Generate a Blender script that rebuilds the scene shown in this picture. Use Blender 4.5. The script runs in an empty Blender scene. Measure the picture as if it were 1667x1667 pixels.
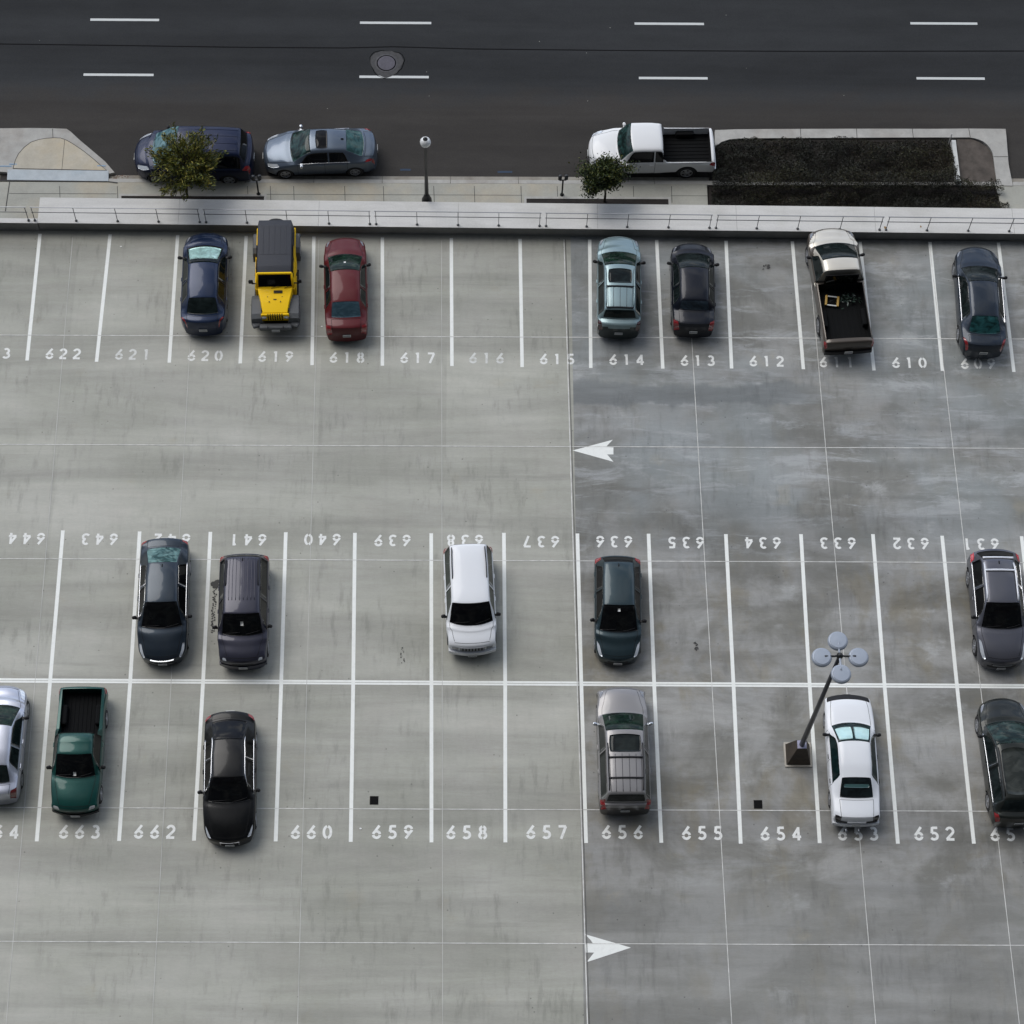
import bpy, bmesh, math, random
import numpy as np
from mathutils import Vector, Matrix
random.seed(7); rng=np.random.default_rng(7)
SC=bpy.context.scene
COL=SC.collection
# ------------------------------------------------------------------ camera
F=3600.0; RES=1667.0
CAM=(0.713,-29.434,74.801); PITCH=64.071; YAW=2.632; ROLL=2.748
def cam_axes():
    p,y,r=map(math.radians,(PITCH,YAW,ROLL))
    f=Vector((math.sin(y)*math.cos(p),math.cos(y)*math.cos(p),-math.sin(p)))
    rt=Vector((math.cos(y),-math.sin(y),0)); up=rt.cross(f)
    return math.cos(r)*rt+math.sin(r)*up, -math.sin(r)*rt+math.cos(r)*up, f
RT,UP,FW=cam_axes()
cam=bpy.data.cameras.new('camera'); co=bpy.data.objects.new('camera',cam); COL.objects.link(co)
cam.sensor_fit='HORIZONTAL'; cam.sensor_width=36; cam.lens=36*F/RES; cam.clip_start=1; cam.clip_end=2000
M=Matrix(((RT.x,UP.x,-FW.x,CAM[0]),(RT.y,UP.y,-FW.y,CAM[1]),(RT.z,UP.z,-FW.z,CAM[2]),(0,0,0,1)))
co.matrix_world=M; SC.camera=co
def G(px,py,z=0.0):
    d=FW*F+RT*(px-833.5)-UP*(py-833.5)
    t=(z-CAM[2])/d.z
    return Vector((CAM[0]+d.x*t,CAM[1]+d.y*t,z))
# ------------------------------------------------------------------ materials
MATS={}
def nmat(name):
    m=bpy.data.materials.new(name); m.use_nodes=True
    nt=m.node_tree; b=nt.nodes['Principled BSDF']; return m,nt,b
def mat(name,col,rough=.5,metal=0,spec=.5,coat=0,emit=0,var=0,vscale=3,bump=0,bscale=40):
    if name in MATS: return MATS[name]
    m,nt,b=nmat(name)
    b.inputs['Base Color'].default_value=(*col,1); b.inputs['Roughness'].default_value=rough
    b.inputs['Metallic'].default_value=metal; b.inputs['Specular IOR Level'].default_value=spec
    b.inputs['Coat Weight'].default_value=coat; b.inputs['Coat Roughness'].default_value=.04
    if emit:
        b.inputs['Emission Color'].default_value=(*col,1); b.inputs['Emission Strength'].default_value=emit
    if var or bump:
        tc=nt.nodes.new('ShaderNodeTexCoord')
    if var:
        n=nt.nodes.new('ShaderNodeTexNoise'); n.inputs['Scale'].default_value=vscale; n.inputs['Detail'].default_value=6; n.inputs['Roughness'].default_value=.65
        nt.links.new(tc.outputs['Object'],n.inputs['Vector'])
        mr=nt.nodes.new('ShaderNodeMapRange'); mr.inputs[1].default_value=.3; mr.inputs[2].default_value=.7
        mr.inputs[3].default_value=1-var; mr.inputs[4].default_value=1+var
        nt.links.new(n.outputs['Fac'],mr.inputs[0])
        mx=nt.nodes.new('ShaderNodeVectorMath'); mx.operation='SCALE'; mx.inputs[0].default_value=col
        nt.links.new(mr.outputs[0],mx.inputs['Scale']); nt.links.new(mx.outputs[0],b.inputs['Base Color'])
    if bump:
        n2=nt.nodes.new('ShaderNodeTexNoise'); n2.inputs['Scale'].default_value=bscale; n2.inputs['Detail'].default_value=4
        nt.links.new(tc.outputs['Object'],n2.inputs['Vector'])
        bp=nt.nodes.new('ShaderNodeBump'); bp.inputs['Strength'].default_value=bump; bp.inputs['Distance'].default_value=.01
        nt.links.new(n2.outputs['Fac'],bp.inputs['Height']); nt.links.new(bp.outputs[0],b.inputs['Normal'])
    MATS[name]=m; return m
def paint(name,col,flake=.35,rough=.3,coat=.5):
    """car paint: base, clear coat, dust that varies the gloss"""
    key='paint_'+name
    if key in MATS: return MATS[key]
    m,nt,b=nmat(key)
    b.inputs['Metallic'].default_value=flake; b.inputs['Coat Weight'].default_value=coat; b.inputs['Coat IOR'].default_value=1.45; b.inputs['Specular IOR Level'].default_value=.2
    tc=nt.nodes.new('ShaderNodeTexCoord')
    n=nt.nodes.new('ShaderNodeTexNoise'); n.inputs['Scale'].default_value=2.2; n.inputs['Detail'].default_value=7; n.inputs['Roughness'].default_value=.7
    nt.links.new(tc.outputs['Object'],n.inputs['Vector'])
    mr=nt.nodes.new('ShaderNodeMapRange'); mr.inputs[1].default_value=.35; mr.inputs[2].default_value=.75; mr.inputs[3].default_value=.03; mr.inputs[4].default_value=.14
    nt.links.new(n.outputs['Fac'],mr.inputs[0]); nt.links.new(mr.outputs[0],b.inputs['Coat Roughness'])
    mr2=nt.nodes.new('ShaderNodeMapRange'); mr2.inputs[1].default_value=.3; mr2.inputs[2].default_value=.7; mr2.inputs[3].default_value=0; mr2.inputs[4].default_value=.02
    nt.links.new(n.outputs['Fac'],mr2.inputs[0])
    mx=nt.nodes.new('ShaderNodeMix'); mx.data_type='RGBA'; mx.inputs['A'].default_value=(*col,1); mx.inputs['B'].default_value=(.32,.30,.27,1)
    nt.links.new(mr2.outputs[0],mx.inputs['Factor']); nt.links.new(mx.outputs['Result'],b.inputs['Base Color'])
    b.inputs['Roughness'].default_value=rough
    bn=nt.nodes.new('ShaderNodeTexNoise'); bn.inputs['Scale'].default_value=3.0; bn.inputs['Detail'].default_value=1
    nt.links.new(tc.outputs['Object'],bn.inputs['Vector'])
    bp=nt.nodes.new('ShaderNodeBump'); bp.inputs['Strength'].default_value=.25; bp.inputs['Distance'].default_value=.02
    nt.links.new(bn.outputs['Fac'],bp.inputs['Height']); nt.links.new(bp.outputs[0],b.inputs['Coat Normal'])
    MATS[key]=m; return m
def glassmat(name,col=(.006,.009,.009),tint=None,scale=2.5,rough=.04):
    """dark vehicle glass; reflected streaks and the mottled cabin are put into its colour"""
    key='glass_'+name
    if key in MATS: return MATS[key]
    m,nt,b=nmat(key)
    b.inputs['Roughness'].default_value=rough; b.inputs['Specular IOR Level'].default_value=.2
    b.inputs['Coat Weight'].default_value=.0; b.inputs['Coat Roughness'].default_value=.02
    tc=nt.nodes.new('ShaderNodeTexCoord')
    mp=nt.nodes.new('ShaderNodeMapping'); mp.inputs['Scale'].default_value=(1.6,1,1)
    nt.links.new(tc.outputs['Object'],mp.inputs['Vector'])
    n=nt.nodes.new('ShaderNodeTexNoise'); n.inputs['Scale'].default_value=scale; n.inputs['Detail'].default_value=5; n.inputs['Distortion'].default_value=1.2
    nt.links.new(mp.outputs[0],n.inputs['Vector'])
    cr=nt.nodes.new('ShaderNodeValToRGB'); cr.color_ramp.elements[0].position=.42; cr.color_ramp.elements[1].position=.72
    cr.color_ramp.elements[0].color=(*col,1); cr.color_ramp.elements[1].color=(*(tint or tuple(c*2.2 for c in col)),1)
    nt.links.new(n.outputs['Fac'],cr.inputs[0]); nt.links.new(cr.outputs[0],b.inputs['Base Color'])
    MATS[key]=m; return m
# node helper
class NT:
    def __init__(s,nt): s.nt=nt
    def n(s,t,**k):
        x=s.nt.nodes.new('ShaderNode'+t)
        for a,b in k.items(): setattr(x,a,b)
        return x
    def l(s,a,b): s.nt.links.new(a,b)
    def math(s,op,a,b=None,c=None,clamp=False):
        x=s.n('Math',operation=op); x.use_clamp=clamp
        for i,v in enumerate((a,b,c)):
            if v is None: continue
            if isinstance(v,(int,float)): x.inputs[i].default_value=v
            else: s.l(v,x.inputs[i])
        return x.outputs[0]
    def noise(s,vec,scale,det=5,rough=.6,sc=(1,1,1),dist=0,loc=(0,0,0)):
        mp=s.n('Mapping'); mp.inputs['Scale'].default_value=sc; mp.inputs['Location'].default_value=loc; s.l(vec,mp.inputs['Vector'])
        x=s.n('TexNoise'); x.inputs['Scale'].default_value=scale; x.inputs['Detail'].default_value=det; x.inputs['Roughness'].default_value=rough; x.inputs['Distortion'].default_value=dist
        s.l(mp.outputs[0],x.inputs['Vector']); return x.outputs['Fac']
    def rng(s,v,a,b,c,d,smooth=False):
        x=s.n('MapRange'); x.inputs[1].default_value=a; x.inputs[2].default_value=b; x.inputs[3].default_value=c; x.inputs[4].default_value=d
        if smooth: x.interpolation_type='SMOOTHSTEP'
        s.l(v,x.inputs[0]); return x.outputs[0]
    def mix(s,f,a,b,mode='MIX'):
        x=s.n('Mix',data_type='RGBA',blend_type=mode)
        for k,v in (('Factor',f),('A',a),('B',b)):
            if isinstance(v,tuple): x.inputs[k].default_value=(*v,1)
            elif isinstance(v,(int,float)): x.inputs[k].default_value=v
            else: s.l(v,x.inputs[k])
        return x.outputs['Result']
# ------------------------------------------------------------------ mesh collector
class MB:
    def __init__(s): s.v=[]; s.f=[]; s.m=[]; s.sm=[]
    def add(s,vs,fs,mi=0,smooth=False):
        o=len(s.v); s.v+= [tuple(v) for v in vs]; s.f+=[tuple(i+o for i in f) for f in fs]; s.m+=[mi]*len(fs); s.sm+=[smooth]*len(fs)
    def box(s,c,d,mi=0,rz=0,taper=1,bev=0):
        """bevelled box, centre c, size d; taper scales the top"""
        x,y,z=(k/2 for k in d)
        if bev<=0:
            p=[(-x,-y,-z),(x,-y,-z),(x,y,-z),(-x,y,-z),(-x*taper,-y*taper,z),(x*taper,-y*taper,z),(x*taper,y*taper,z),(-x*taper,y*taper,z)]
            fs=[(3,2,1,0),(4,5,6,7),(0,1,5,4),(1,2,6,5),(2,3,7,6),(3,0,4,7)]
        else:
            b=min(bev,x*.9,y*.9,z*.9)
            def ring(ex,ey,r,zz):
                o=[]
                for sx,sy,a0 in ((1,1,0),(-1,1,90),(-1,-1,180),(1,-1,270)):
                    for a in (0,30,60,90):
                        t=math.radians(a0+a); o.append((sx*(ex-r)+r*math.cos(t),sy*(ey-r)+r*math.sin(t),zz))
                return o
            R=[ring(x-b,y-b,max(b*.3,.001),-z),ring(x,y,b,-z+b),ring(x*taper,y*taper,b,z-b),ring((x-b*.3)*taper,(y-b*.3)*taper,b,z-b*.3),ring((x-b)*taper,(y-b)*taper,max(b*.3,.001),z)]
            p=[q for r in R for q in r]; n=16
            fs=[tuple(range(n-1,-1,-1)),tuple(range(4*n,5*n))]
            for k in range(4):
                for i in range(n): fs.append((k*n+i,k*n+(i+1)%n,(k+1)*n+(i+1)%n,(k+1)*n+i))
        cr,sr=math.cos(rz),math.sin(rz)
        s.add([(c[0]+a*cr-b_*sr,c[1]+a*sr+b_*cr,c[2]+g) for a,b_,g in p],fs,mi,False)
    def lathe(s,prof,n=24,c=(0,0,0),mi=0,axis='z',smooth=True):
        vs=[];fs=[]
        for r,h in prof:
            for k in range(n):
                a=2*math.pi*k/n; x,y=r*math.cos(a),r*math.sin(a)
                vs.append({'z':(c[0]+x,c[1]+y,c[2]+h),'y':(c[0]+x,c[1]+h,c[2]-y),'x':(c[0]+h,c[1]+x,c[2]+y)}[axis])
        for j in range(len(prof)-1):
            for k in range(n): fs.append((j*n+k,j*n+(k+1)%n,(j+1)*n+(k+1)%n,(j+1)*n+k))
        fs.append(tuple(range(n-1,-1,-1))); fs.append(tuple(range((len(prof)-1)*n,len(prof)*n)))
        s.add(vs,fs,mi,smooth)
    def tube(s,pts,r,n=8,mi=0,smooth=True,flat=1.0):
        pts=[Vector(p) for p in pts]; rs=r if isinstance(r,(list,tuple)) else [r]*len(pts)
        vs=[];fs=[]
        for i,p in enumerate(pts):
            t=(pts[min(i+1,len(pts)-1)]-pts[max(i-1,0)]).normalized()
            ref=Vector((0,0,1)) if abs(t.z)<.95 else Vector((1,0,0))
            a=t.cross(ref).normalized(); b=a.cross(t)
            for k in range(n):
                th=2*math.pi*k/n; vs.append(p+a*rs[i]*math.cos(th)+b*rs[i]*math.sin(th)*flat)
        for j in range(len(pts)-1):
            for k in range(n): fs.append((j*n+k,j*n+(k+1)%n,(j+1)*n+(k+1)%n,(j+1)*n+k))
        fs.append(tuple(range(n-1,-1,-1))); fs.append(tuple(range((len(pts)-1)*n,len(pts)*n)))
        s.add(vs,fs,mi,smooth)
    def poly(s,pts,z0,z1,mi=0,side=None):
        """extruded polygon"""
        n=len(pts); a=sum(pts[i][0]*pts[(i+1)%n][1]-pts[(i+1)%n][0]*pts[i][1] for i in range(n))
        if a<0: pts=pts[::-1]
        vs=[(p[0],p[1],z0) for p in pts]+[(p[0],p[1],z1) for p in pts]
        s.add(vs,[tuple(range(n,2*n))],mi)
        s.add(vs,[(i,(i+1)%n,n+(i+1)%n,n+i) for i in range(n)]+[tuple(range(n-1,-1,-1))],mi if side is None else side)
    def sheet(s,pts,z,mi=0):
        n=len(pts); a=sum(pts[i][0]*pts[(i+1)%n][1]-pts[(i+1)%n][0]*pts[i][1] for i in range(n))
        if a<0: pts=pts[::-1]
        s.add([(p[0],p[1],z) for p in pts],[tuple(range(n))],mi)
    def band(s,line,w0,w1,z0,z1,mi=0):
        """solid strip along a polyline between lateral offsets w0 and w1 (left positive)"""
        L=[Vector((p[0],p[1])) for p in line]; n=len(L); nn=[]
        for i in range(n):
            t=(L[min(i+1,n-1)]-L[max(i-1,0)]).normalized(); nn.append(Vector((-t.y,t.x)))
        vs=[]
        for i in range(n):
            a=L[i]+nn[i]*w0; b=L[i]+nn[i]*w1
            vs+=[(a.x,a.y,z0),(b.x,b.y,z0),(b.x,b.y,z1),(a.x,a.y,z1)]
        fs=[]
        for i in range(n-1):
            o=4*i
            for k in range(4): fs.append((o+k,o+4+k,o+4+(k+1)%4,o+(k+1)%4))
        fs+=[(3,2,1,0),(4*n-4,4*n-3,4*n-2,4*n-1)]
        s.add(vs,fs,mi)
    def build(s,name,mats,parent=None,recalc=False):
        me=bpy.data.meshes.new(name); me.from_pydata(s.v,[],s.f)
        mats=mats if isinstance(mats,(list,tuple)) else [mats]
        for m in mats: me.materials.append(m)
        me.polygons.foreach_set('material_index',s.m); me.polygons.foreach_set('use_smooth',s.sm)
        me.update()
        if recalc:
            bm=bmesh.new(); bm.from_mesh(me); bmesh.ops.recalc_face_normals(bm,faces=bm.faces); bm.to_mesh(me); bm.free()
        o=bpy.data.objects.new(name,me); COL.objects.link(o)
        if parent: o.parent=parent
        return o
def tag(o,label=None,cat=None,group=None,kind=None):
    if label: o['label']=label
    if cat: o['category']=cat
    if group: o['group']=group
    if kind: o['kind']=kind
    return o
def empty(name,loc,rz=0):
    o=bpy.data.objects.new(name,None); COL.objects.link(o); o.location=loc; o.rotation_euler=(0,0,rz); o.empty_display_size=.3; return o
def copy_tree(o,parent=None):
    c=o.copy(); COL.objects.link(c)
    if parent: c.parent=parent
    for ch in list(o.children): copy_tree(ch,c)
    return c
# ------------------------------------------------------------------ vehicles
M_TYRE=mat('tyre_rubber',(.012,.012,.013),.8); M_TRIM=mat('black_trim',(.008,.008,.009),.5,spec=.3)
M_SEAM=mat('panel_gap',(.004,.004,.004),.9); M_RIM=mat('alloy',(.42,.43,.45),.3,metal=.8)
M_CHROME=mat('chrome',(.75,.76,.78),.12,metal=1); M_UNDER=mat('underbody',(.006,.006,.006),.95)
M_LAMP=mat('headlight_lens',(.62,.66,.7),.12,metal=.35,coat=1); M_TAIL=mat('taillight_lens',(.22,.008,.010),.18,coat=1)
M_PLATE=mat('plate',(.55,.56,.54),.5); M_BED=mat('bed_liner',(.006,.0065,.007),.9,spec=.15,bump=.3)
M_PLTX=mat('plate_ink',(.03,.04,.10),.6); M_AMBER=mat('amber_lens',(.5,.16,.02),.2,coat=1)
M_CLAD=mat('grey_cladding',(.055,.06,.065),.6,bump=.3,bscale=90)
def pchip(xs,ys,x):
    xs=np.asarray(xs,float); ys=np.asarray(ys,float); h=np.diff(xs); d=(np.diff(ys.T)/h).T
    n=len(xs); m=np.zeros_like(ys)
    for i in range(1,n-1):
        w1=2*h[i]+h[i-1]; w2=h[i]+2*h[i-1]
        with np.errstate(divide='ignore',invalid='ignore'):
            hm=(w1+w2)/(w1/d[i-1]+w2/d[i])
        m[i]=np.where(d[i-1]*d[i]>0,hm,0)
    m[0]=d[0]; m[-1]=d[-1]
    k=np.clip(np.searchsorted(xs,x,side='right')-1,0,n-2); H=h[k]; t=((x-xs[k])/H)
    t=t.reshape(t.shape+(1,)*(ys.ndim-1)); Hh=H.reshape(H.shape+(1,)*(ys.ndim-1))
    return ((2*t**3-3*t**2+1)*ys[k]+(t**3-2*t**2+t)*Hh*m[k]+(-2*t**3+3*t**2)*ys[k+1]+(t**3-t**2)*Hh*m[k+1])
class Shell:
    K=12
    def __init__(s,rows,L,hw,zm=.62,zs=.2,crown=.05,drop=.045):
        s.L=L; s.hw=hw; s.xs=np.array([r[0] for r in rows],float)
        C=[]
        for (x,zt,wr,zb,wb,w,b) in rows:
            wr*=hw; wb*=hw; w*=hw
            zb=min(zb,zt-.035); zmm=min(zm,zb-.05); cr=crown*min(1,(wr/hw)/.6)
            e=(wr,zt-drop*min(1,(zt-zb)/.12)*.7); bl=(wb,zb)
            lp=lambda a,t:(a[0]+(bl[0]-a[0])*t,a[1]+(bl[1]-a[1])*t)
            C.append([(0,zt+cr),(.45*wr,zt+cr*.8),(.84*wr,zt+cr*.25),e,lp(e,.18),lp(e,.84),bl,(wb+(w-wb)*.75,zb-.045),(w,zmm),(w*.995,zmm*.55+zs*.45),(w*.95,zs),(w*.75,zs-.02),(0,zs-.02)])
        s.C=np.array(C); s.b=np.array([r[6] for r in rows])
    def S(s,x,v):
        """surface point(s); x = distance from the nose, v = signed section parameter (0 roof centre, 12 floor centre)"""
        x=np.asarray(x,float); v=np.asarray(v,float); x,v=np.broadcast_arrays(x,v); sh=x.shape; x=x.ravel(); v=v.ravel()
        C=pchip(s.xs,s.C,np.clip(x,0,s.L)); b=pchip(s.xs,s.b,np.clip(x,0,s.L))
        a=np.abs(v); sg=np.where(v<0,-1,1); i=np.clip(np.round(a),0,s.K).astype(int); f=a-i
        def get(j):
            mir=np.where(j<0,-1.0,1.0)*np.where(j>s.K,-1.0,1.0); jj=np.where(j<0,-j,j); jj=np.where(jj>s.K,2*s.K-jj,jj)
            p=C[np.arange(len(a)),jj].copy(); p[:,0]*=mir; return p
        w0=(.5*(.5-f)**2)[:,None]; w1=(.75-f*f)[:,None]; w2=(.5*(.5+f)**2)[:,None]
        p=w0*get(i-1)+w1*get(i)+w2*get(i+1)
        y=p[:,0]*sg; X=x-b*(1-np.clip(np.abs(y)/s.hw,0,1)**2.2)
        return np.stack([s.L/2-X,y,p[:,1]],-1).reshape(sh+(3,))
    def N(s,x,v):
        e=1e-3; a=s.S(np.asarray(x)+e,v)-s.S(np.asarray(x)-e,v); c=s.S(x,np.asarray(v)+e)-s.S(x,np.asarray(v)-e)
        n=np.cross(c,a); l=np.linalg.norm(n,axis=-1,keepdims=True); n=n/np.maximum(l,1e-9)
        p=s.S(x,v); q=p-np.array([0,0,.55]); q[...,0]=0
        flip=np.sum(n*q,-1,keepdims=True)<0
        return np.where(flip,-n,n)
    def base(s):
        """closed body shell"""
        base=list(np.linspace(0,s.L,78)); ex=list(s.xs)+[.02,.035,.1,.15,s.L-.02,s.L-.035,s.L-.1]
        xs=np.array(sorted(set(np.round(base+ex,3)))); keep=[xs[0]]
        for q in xs[1:]:
            if q-keep[-1]>.012: keep.append(q)
        keep[-1]=s.L; xs=np.array(keep)
        vs_=np.linspace(-12,12,97); X,V=np.meshgrid(xs,vs_[:-1],indexing='ij'); P=s.S(X,V); n,m=X.shape
        vs=[tuple(p) for p in P.reshape(-1,3)]
        fs=[(i*m+j,i*m+(j+1)%m,(i+1)*m+(j+1)%m,(i+1)*m+j) for i in range(n-1) for j in range(m)]
        # end caps: left-right rows with bow
        for row,xx in ((0,0.0),(n-1,s.L)):
            b=float(pchip(s.xs,s.b,np.array([xx]))[0]); T=13; prev=None
            for j in range(1,48):   # v index j and mirror 96-j
                a=row*m+j; c=row*m+(96-j)%m; pa=np.array(vs[a]); pc=np.array(vs[c]); line=[a]
                for t in range(1,T):
                    y=pa[1]+(pc[1]-pa[1])*t/T; z=pa[2]+(pc[2]-pa[2])*t/T
                    X0=xx-b*(1-np.clip(abs(y)/s.hw,0,1)**2.2); vs.append((s.L/2-X0,y,z)); line.append(len(vs)-1)
                line.append(c)
                if prev is not None:
                    for t in range(T):
                        q=(prev[t],prev[t+1],line[t+1],line[t]); fs.append(q)
                prev=line
                if j==1: fs.append(tuple([row*m+0]+line))
                if j==47: fs.append(tuple([row*m+48]+line[::-1]))
        return vs,fs
def quadpatch(sh,q,off=.006,nx=10,nv=10,skirt=.02,rnd=0,both=False):
    """raised patch on the shell. q = four (x,v) corners in order; returns verts, faces. rnd rounds the corners"""
    q=np.array(q,float); s_=np.linspace(0,1,nx+1); t_=np.linspace(0,1,nv+1); S_,T_=np.meshgrid(s_,t_,indexing='ij')
    if rnd>0:
        a=2*S_-1; b=2*T_-1
        a2=a*np.sqrt(1-rnd*b*b*.5*np.abs(a)**1.0); b2=b*np.sqrt(1-rnd*a*a*.5*np.abs(b)**1.0); S_=(a2+1)/2; T_=(b2+1)/2
    S3=S_[...,None]; T3=T_[...,None]
    P=(1-S3)*(1-T3)*q[0]+S3*(1-T3)*q[1]+S3*T3*q[2]+(1-S3)*T3*q[3]
    x,v=P[...,0],P[...,1]; p=sh.S(x,v); n=sh.N(x,v); top=p+n*off
    a,b=S_.shape; vs=[tuple(k) for k in top.reshape(-1,3)]
    fs=[(i*b+j,(i+1)*b+j,(i+1)*b+j+1,i*b+j+1) for i in range(a-1) for j in range(b-1)]
    loop=[(i,0) for i in range(a)]+[(a-1,j) for j in range(1,b)]+[(i,b-1) for i in range(a-2,-1,-1)]+[(0,j) for j in range(b-2,0,-1)]
    low=p-n*skirt; o=len(vs)
    for (i,j) in loop: vs.append(tuple(low[i,j]))
    m=len(loop)
    for k in range(m):
        i,j=loop[k]; i2,j2=loop[(k+1)%m]; fs.append((i*b+j,i2*b+j2,o+(k+1)%m,o+k))
    # orient outward
    c=np.cross(np.array(vs[fs[0][1]])-np.array(vs[fs[0][0]]),np.array(vs[fs[0][3]])-np.array(vs[fs[0][0]]))
    k0=(a//2)*b+b//2; f=fs[(a//2)*(b-1)+b//2]; c=np.cross(np.array(vs[f[1]])-np.array(vs[f[0]]),np.array(vs[f[3]])-np.array(vs[f[0]]))
    if np.dot(c,n[a//2,b//2])<0: fs=[tuple(reversed(g)) for g in fs]
    return vs,fs
def surfline(sh,pts,w=.008,off=.002,mb=None,mi=1,n=24):
    """thin strip along a polyline of (x,v) on the shell"""
    pts=np.array(pts,float); seg=np.linspace(0,len(pts)-1,n); i=np.clip(seg.astype(int),0,len(pts)-2); f=(seg-i)[:,None]
    q=pts[i]*(1-f)+pts[i+1]*f
    p=sh.S(q[:,0],q[:,1]); nn=sh.N(q[:,0],q[:,1]); t=np.gradient(p,axis=0); t/=np.maximum(np.linalg.norm(t,axis=1,keepdims=True),1e-9)
    b=np.cross(t,nn); vs=[]
    for k in range(n): vs+= [tuple(p[k]+nn[k]*off-b[k]*w),tuple(p[k]+nn[k]*off+b[k]*w)]
    mb.add(vs,[(2*k,2*k+1,2*k+3,2*k+2) for k in range(n-1)],mi)
WHEEL={}
def wheel_mesh(R,w=.21,style='spoke',rimmat=None):
    key=(round(R,3),style)
    if key in WHEEL: return WHEEL[key]
    t=MB(); r=R*.66
    t.lathe([(r*.9,-w/2+.02),(r,-w/2),(R*.93,-w/2),(R,-w/2+.03),(R,w/2-.03),(R*.93,w/2),(r,w/2),(r*.9,w/2-.02)],28,axis='y')
    to=t.build('wheel',M_TYRE,recalc=True)
    q=MB()
    q.lathe([(r*.99,w/2-.03),(r*.99,w/2+.004),(r*.88,w/2+.004),(r*.86,w/2-.03)],28,axis='y',mi=0)
    q.lathe([(r*.86,w/2-.05),(r*.86,w/2-.045)],24,axis='y',mi=1,smooth=False)
    q.lathe([(r*.22,w/2-.045),(r*.22,w/2+.0),(r*.1,w/2+.012)],14,axis='y',mi=0)
    for k in range(5 if style=='spoke' else 7):
        a=2*math.pi*k/(5 if style=='spoke' else 7); c,s_=math.cos(a),math.sin(a)
        wd=.055 if style=='spoke' else .035
        q.add([(r*.15*c-wd*s_,w/2-.005,r*.15*s_+wd*c),(r*.15*c+wd*s_,w/2-.005,r*.15*s_-wd*c),(r*.9*c+wd*.8*s_,w/2,r*.9*s_-wd*.8*c),(r*.9*c-wd*.8*s_,w/2,r*.9*s_+wd*.8*c),
               (r*.15*c-wd*s_,w/2-.05,r*.15*s_+wd*c),(r*.15*c+wd*s_,w/2-.05,r*.15*s_-wd*c),(r*.9*c+wd*.8*s_,w/2-.05,r*.9*s_-wd*.8*c),(r*.9*c-wd*.8*s_,w/2-.05,r*.9*s_+wd*.8*c)],
              [(0,1,2,3),(7,6,5,4),(0,4,5,1),(2,6,7,3),(1,5,6,2),(3,7,4,0)],0)
    ro=q.build('rim',[M_RIM,M_UNDER],recalc=True)
    WHEEL[key]=(to.data,ro.data)
    bpy.data.objects.remove(to); bpy.data.objects.remove(ro)
    return WHEEL[key]
def add_wheel(root,x,y,R,style='spoke',name='wheel'):
    tm,rm=wheel_mesh(R,style=style)
    w=bpy.data.objects.new(name,tm); COL.objects.link(w); w.parent=root; w.location=(x,y,R)
    if y<0: w.rotation_euler=(0,0,math.pi)
    r=bpy.data.objects.new('rim',rm); COL.objects.link(r); r.parent=w
    return w
def boolean_cut(vs,fs,cutters,bedbox=None):
    me=bpy.data.meshes.new('tmp'); me.from_pydata([tuple(map(float,v)) for v in vs],[],fs); me.update()
    bm=bmesh.new(); bm.from_mesh(me); bmesh.ops.remove_doubles(bm,verts=bm.verts,dist=1e-5); bmesh.ops.recalc_face_normals(bm,faces=bm.faces); bm.to_mesh(me); bm.free()
    ob=bpy.data.objects.new('tmp',me); COL.objects.link(ob)
    c=MB()
    for (x,y,z,R,d) in cutters:
        sgn=1 if y>0 else -1
        c.lathe([(R,-d/2),(R,d/2)],36,c=(x,y+sgn*0,z),axis='y',smooth=False)
    if bedbox:
        x0,x1,hwb,z0,z1=bedbox; c.box(((x0+x1)/2,0,(z0+z1)/2),(abs(x1-x0),2*hwb,z1-z0))
    cu=c.build('tmpc',M_UNDER,recalc=True)
    mo=ob.modifiers.new('b','BOOLEAN'); mo.operation='DIFFERENCE'; mo.object=cu; mo.solver='FAST'
    dg=bpy.context.evaluated_depsgraph_get(); dg.update()
    ev=ob.evaluated_get(dg); m2=bpy.data.meshes.new_from_object(ev)
    R_=([tuple(v.co) for v in m2.vertices],[tuple(p.vertices) for p in m2.polygons],[tuple(p.normal) for p in m2.polygons])
    bpy.data.objects.remove(ob); bpy.data.objects.remove(cu)
    return R_
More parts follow.
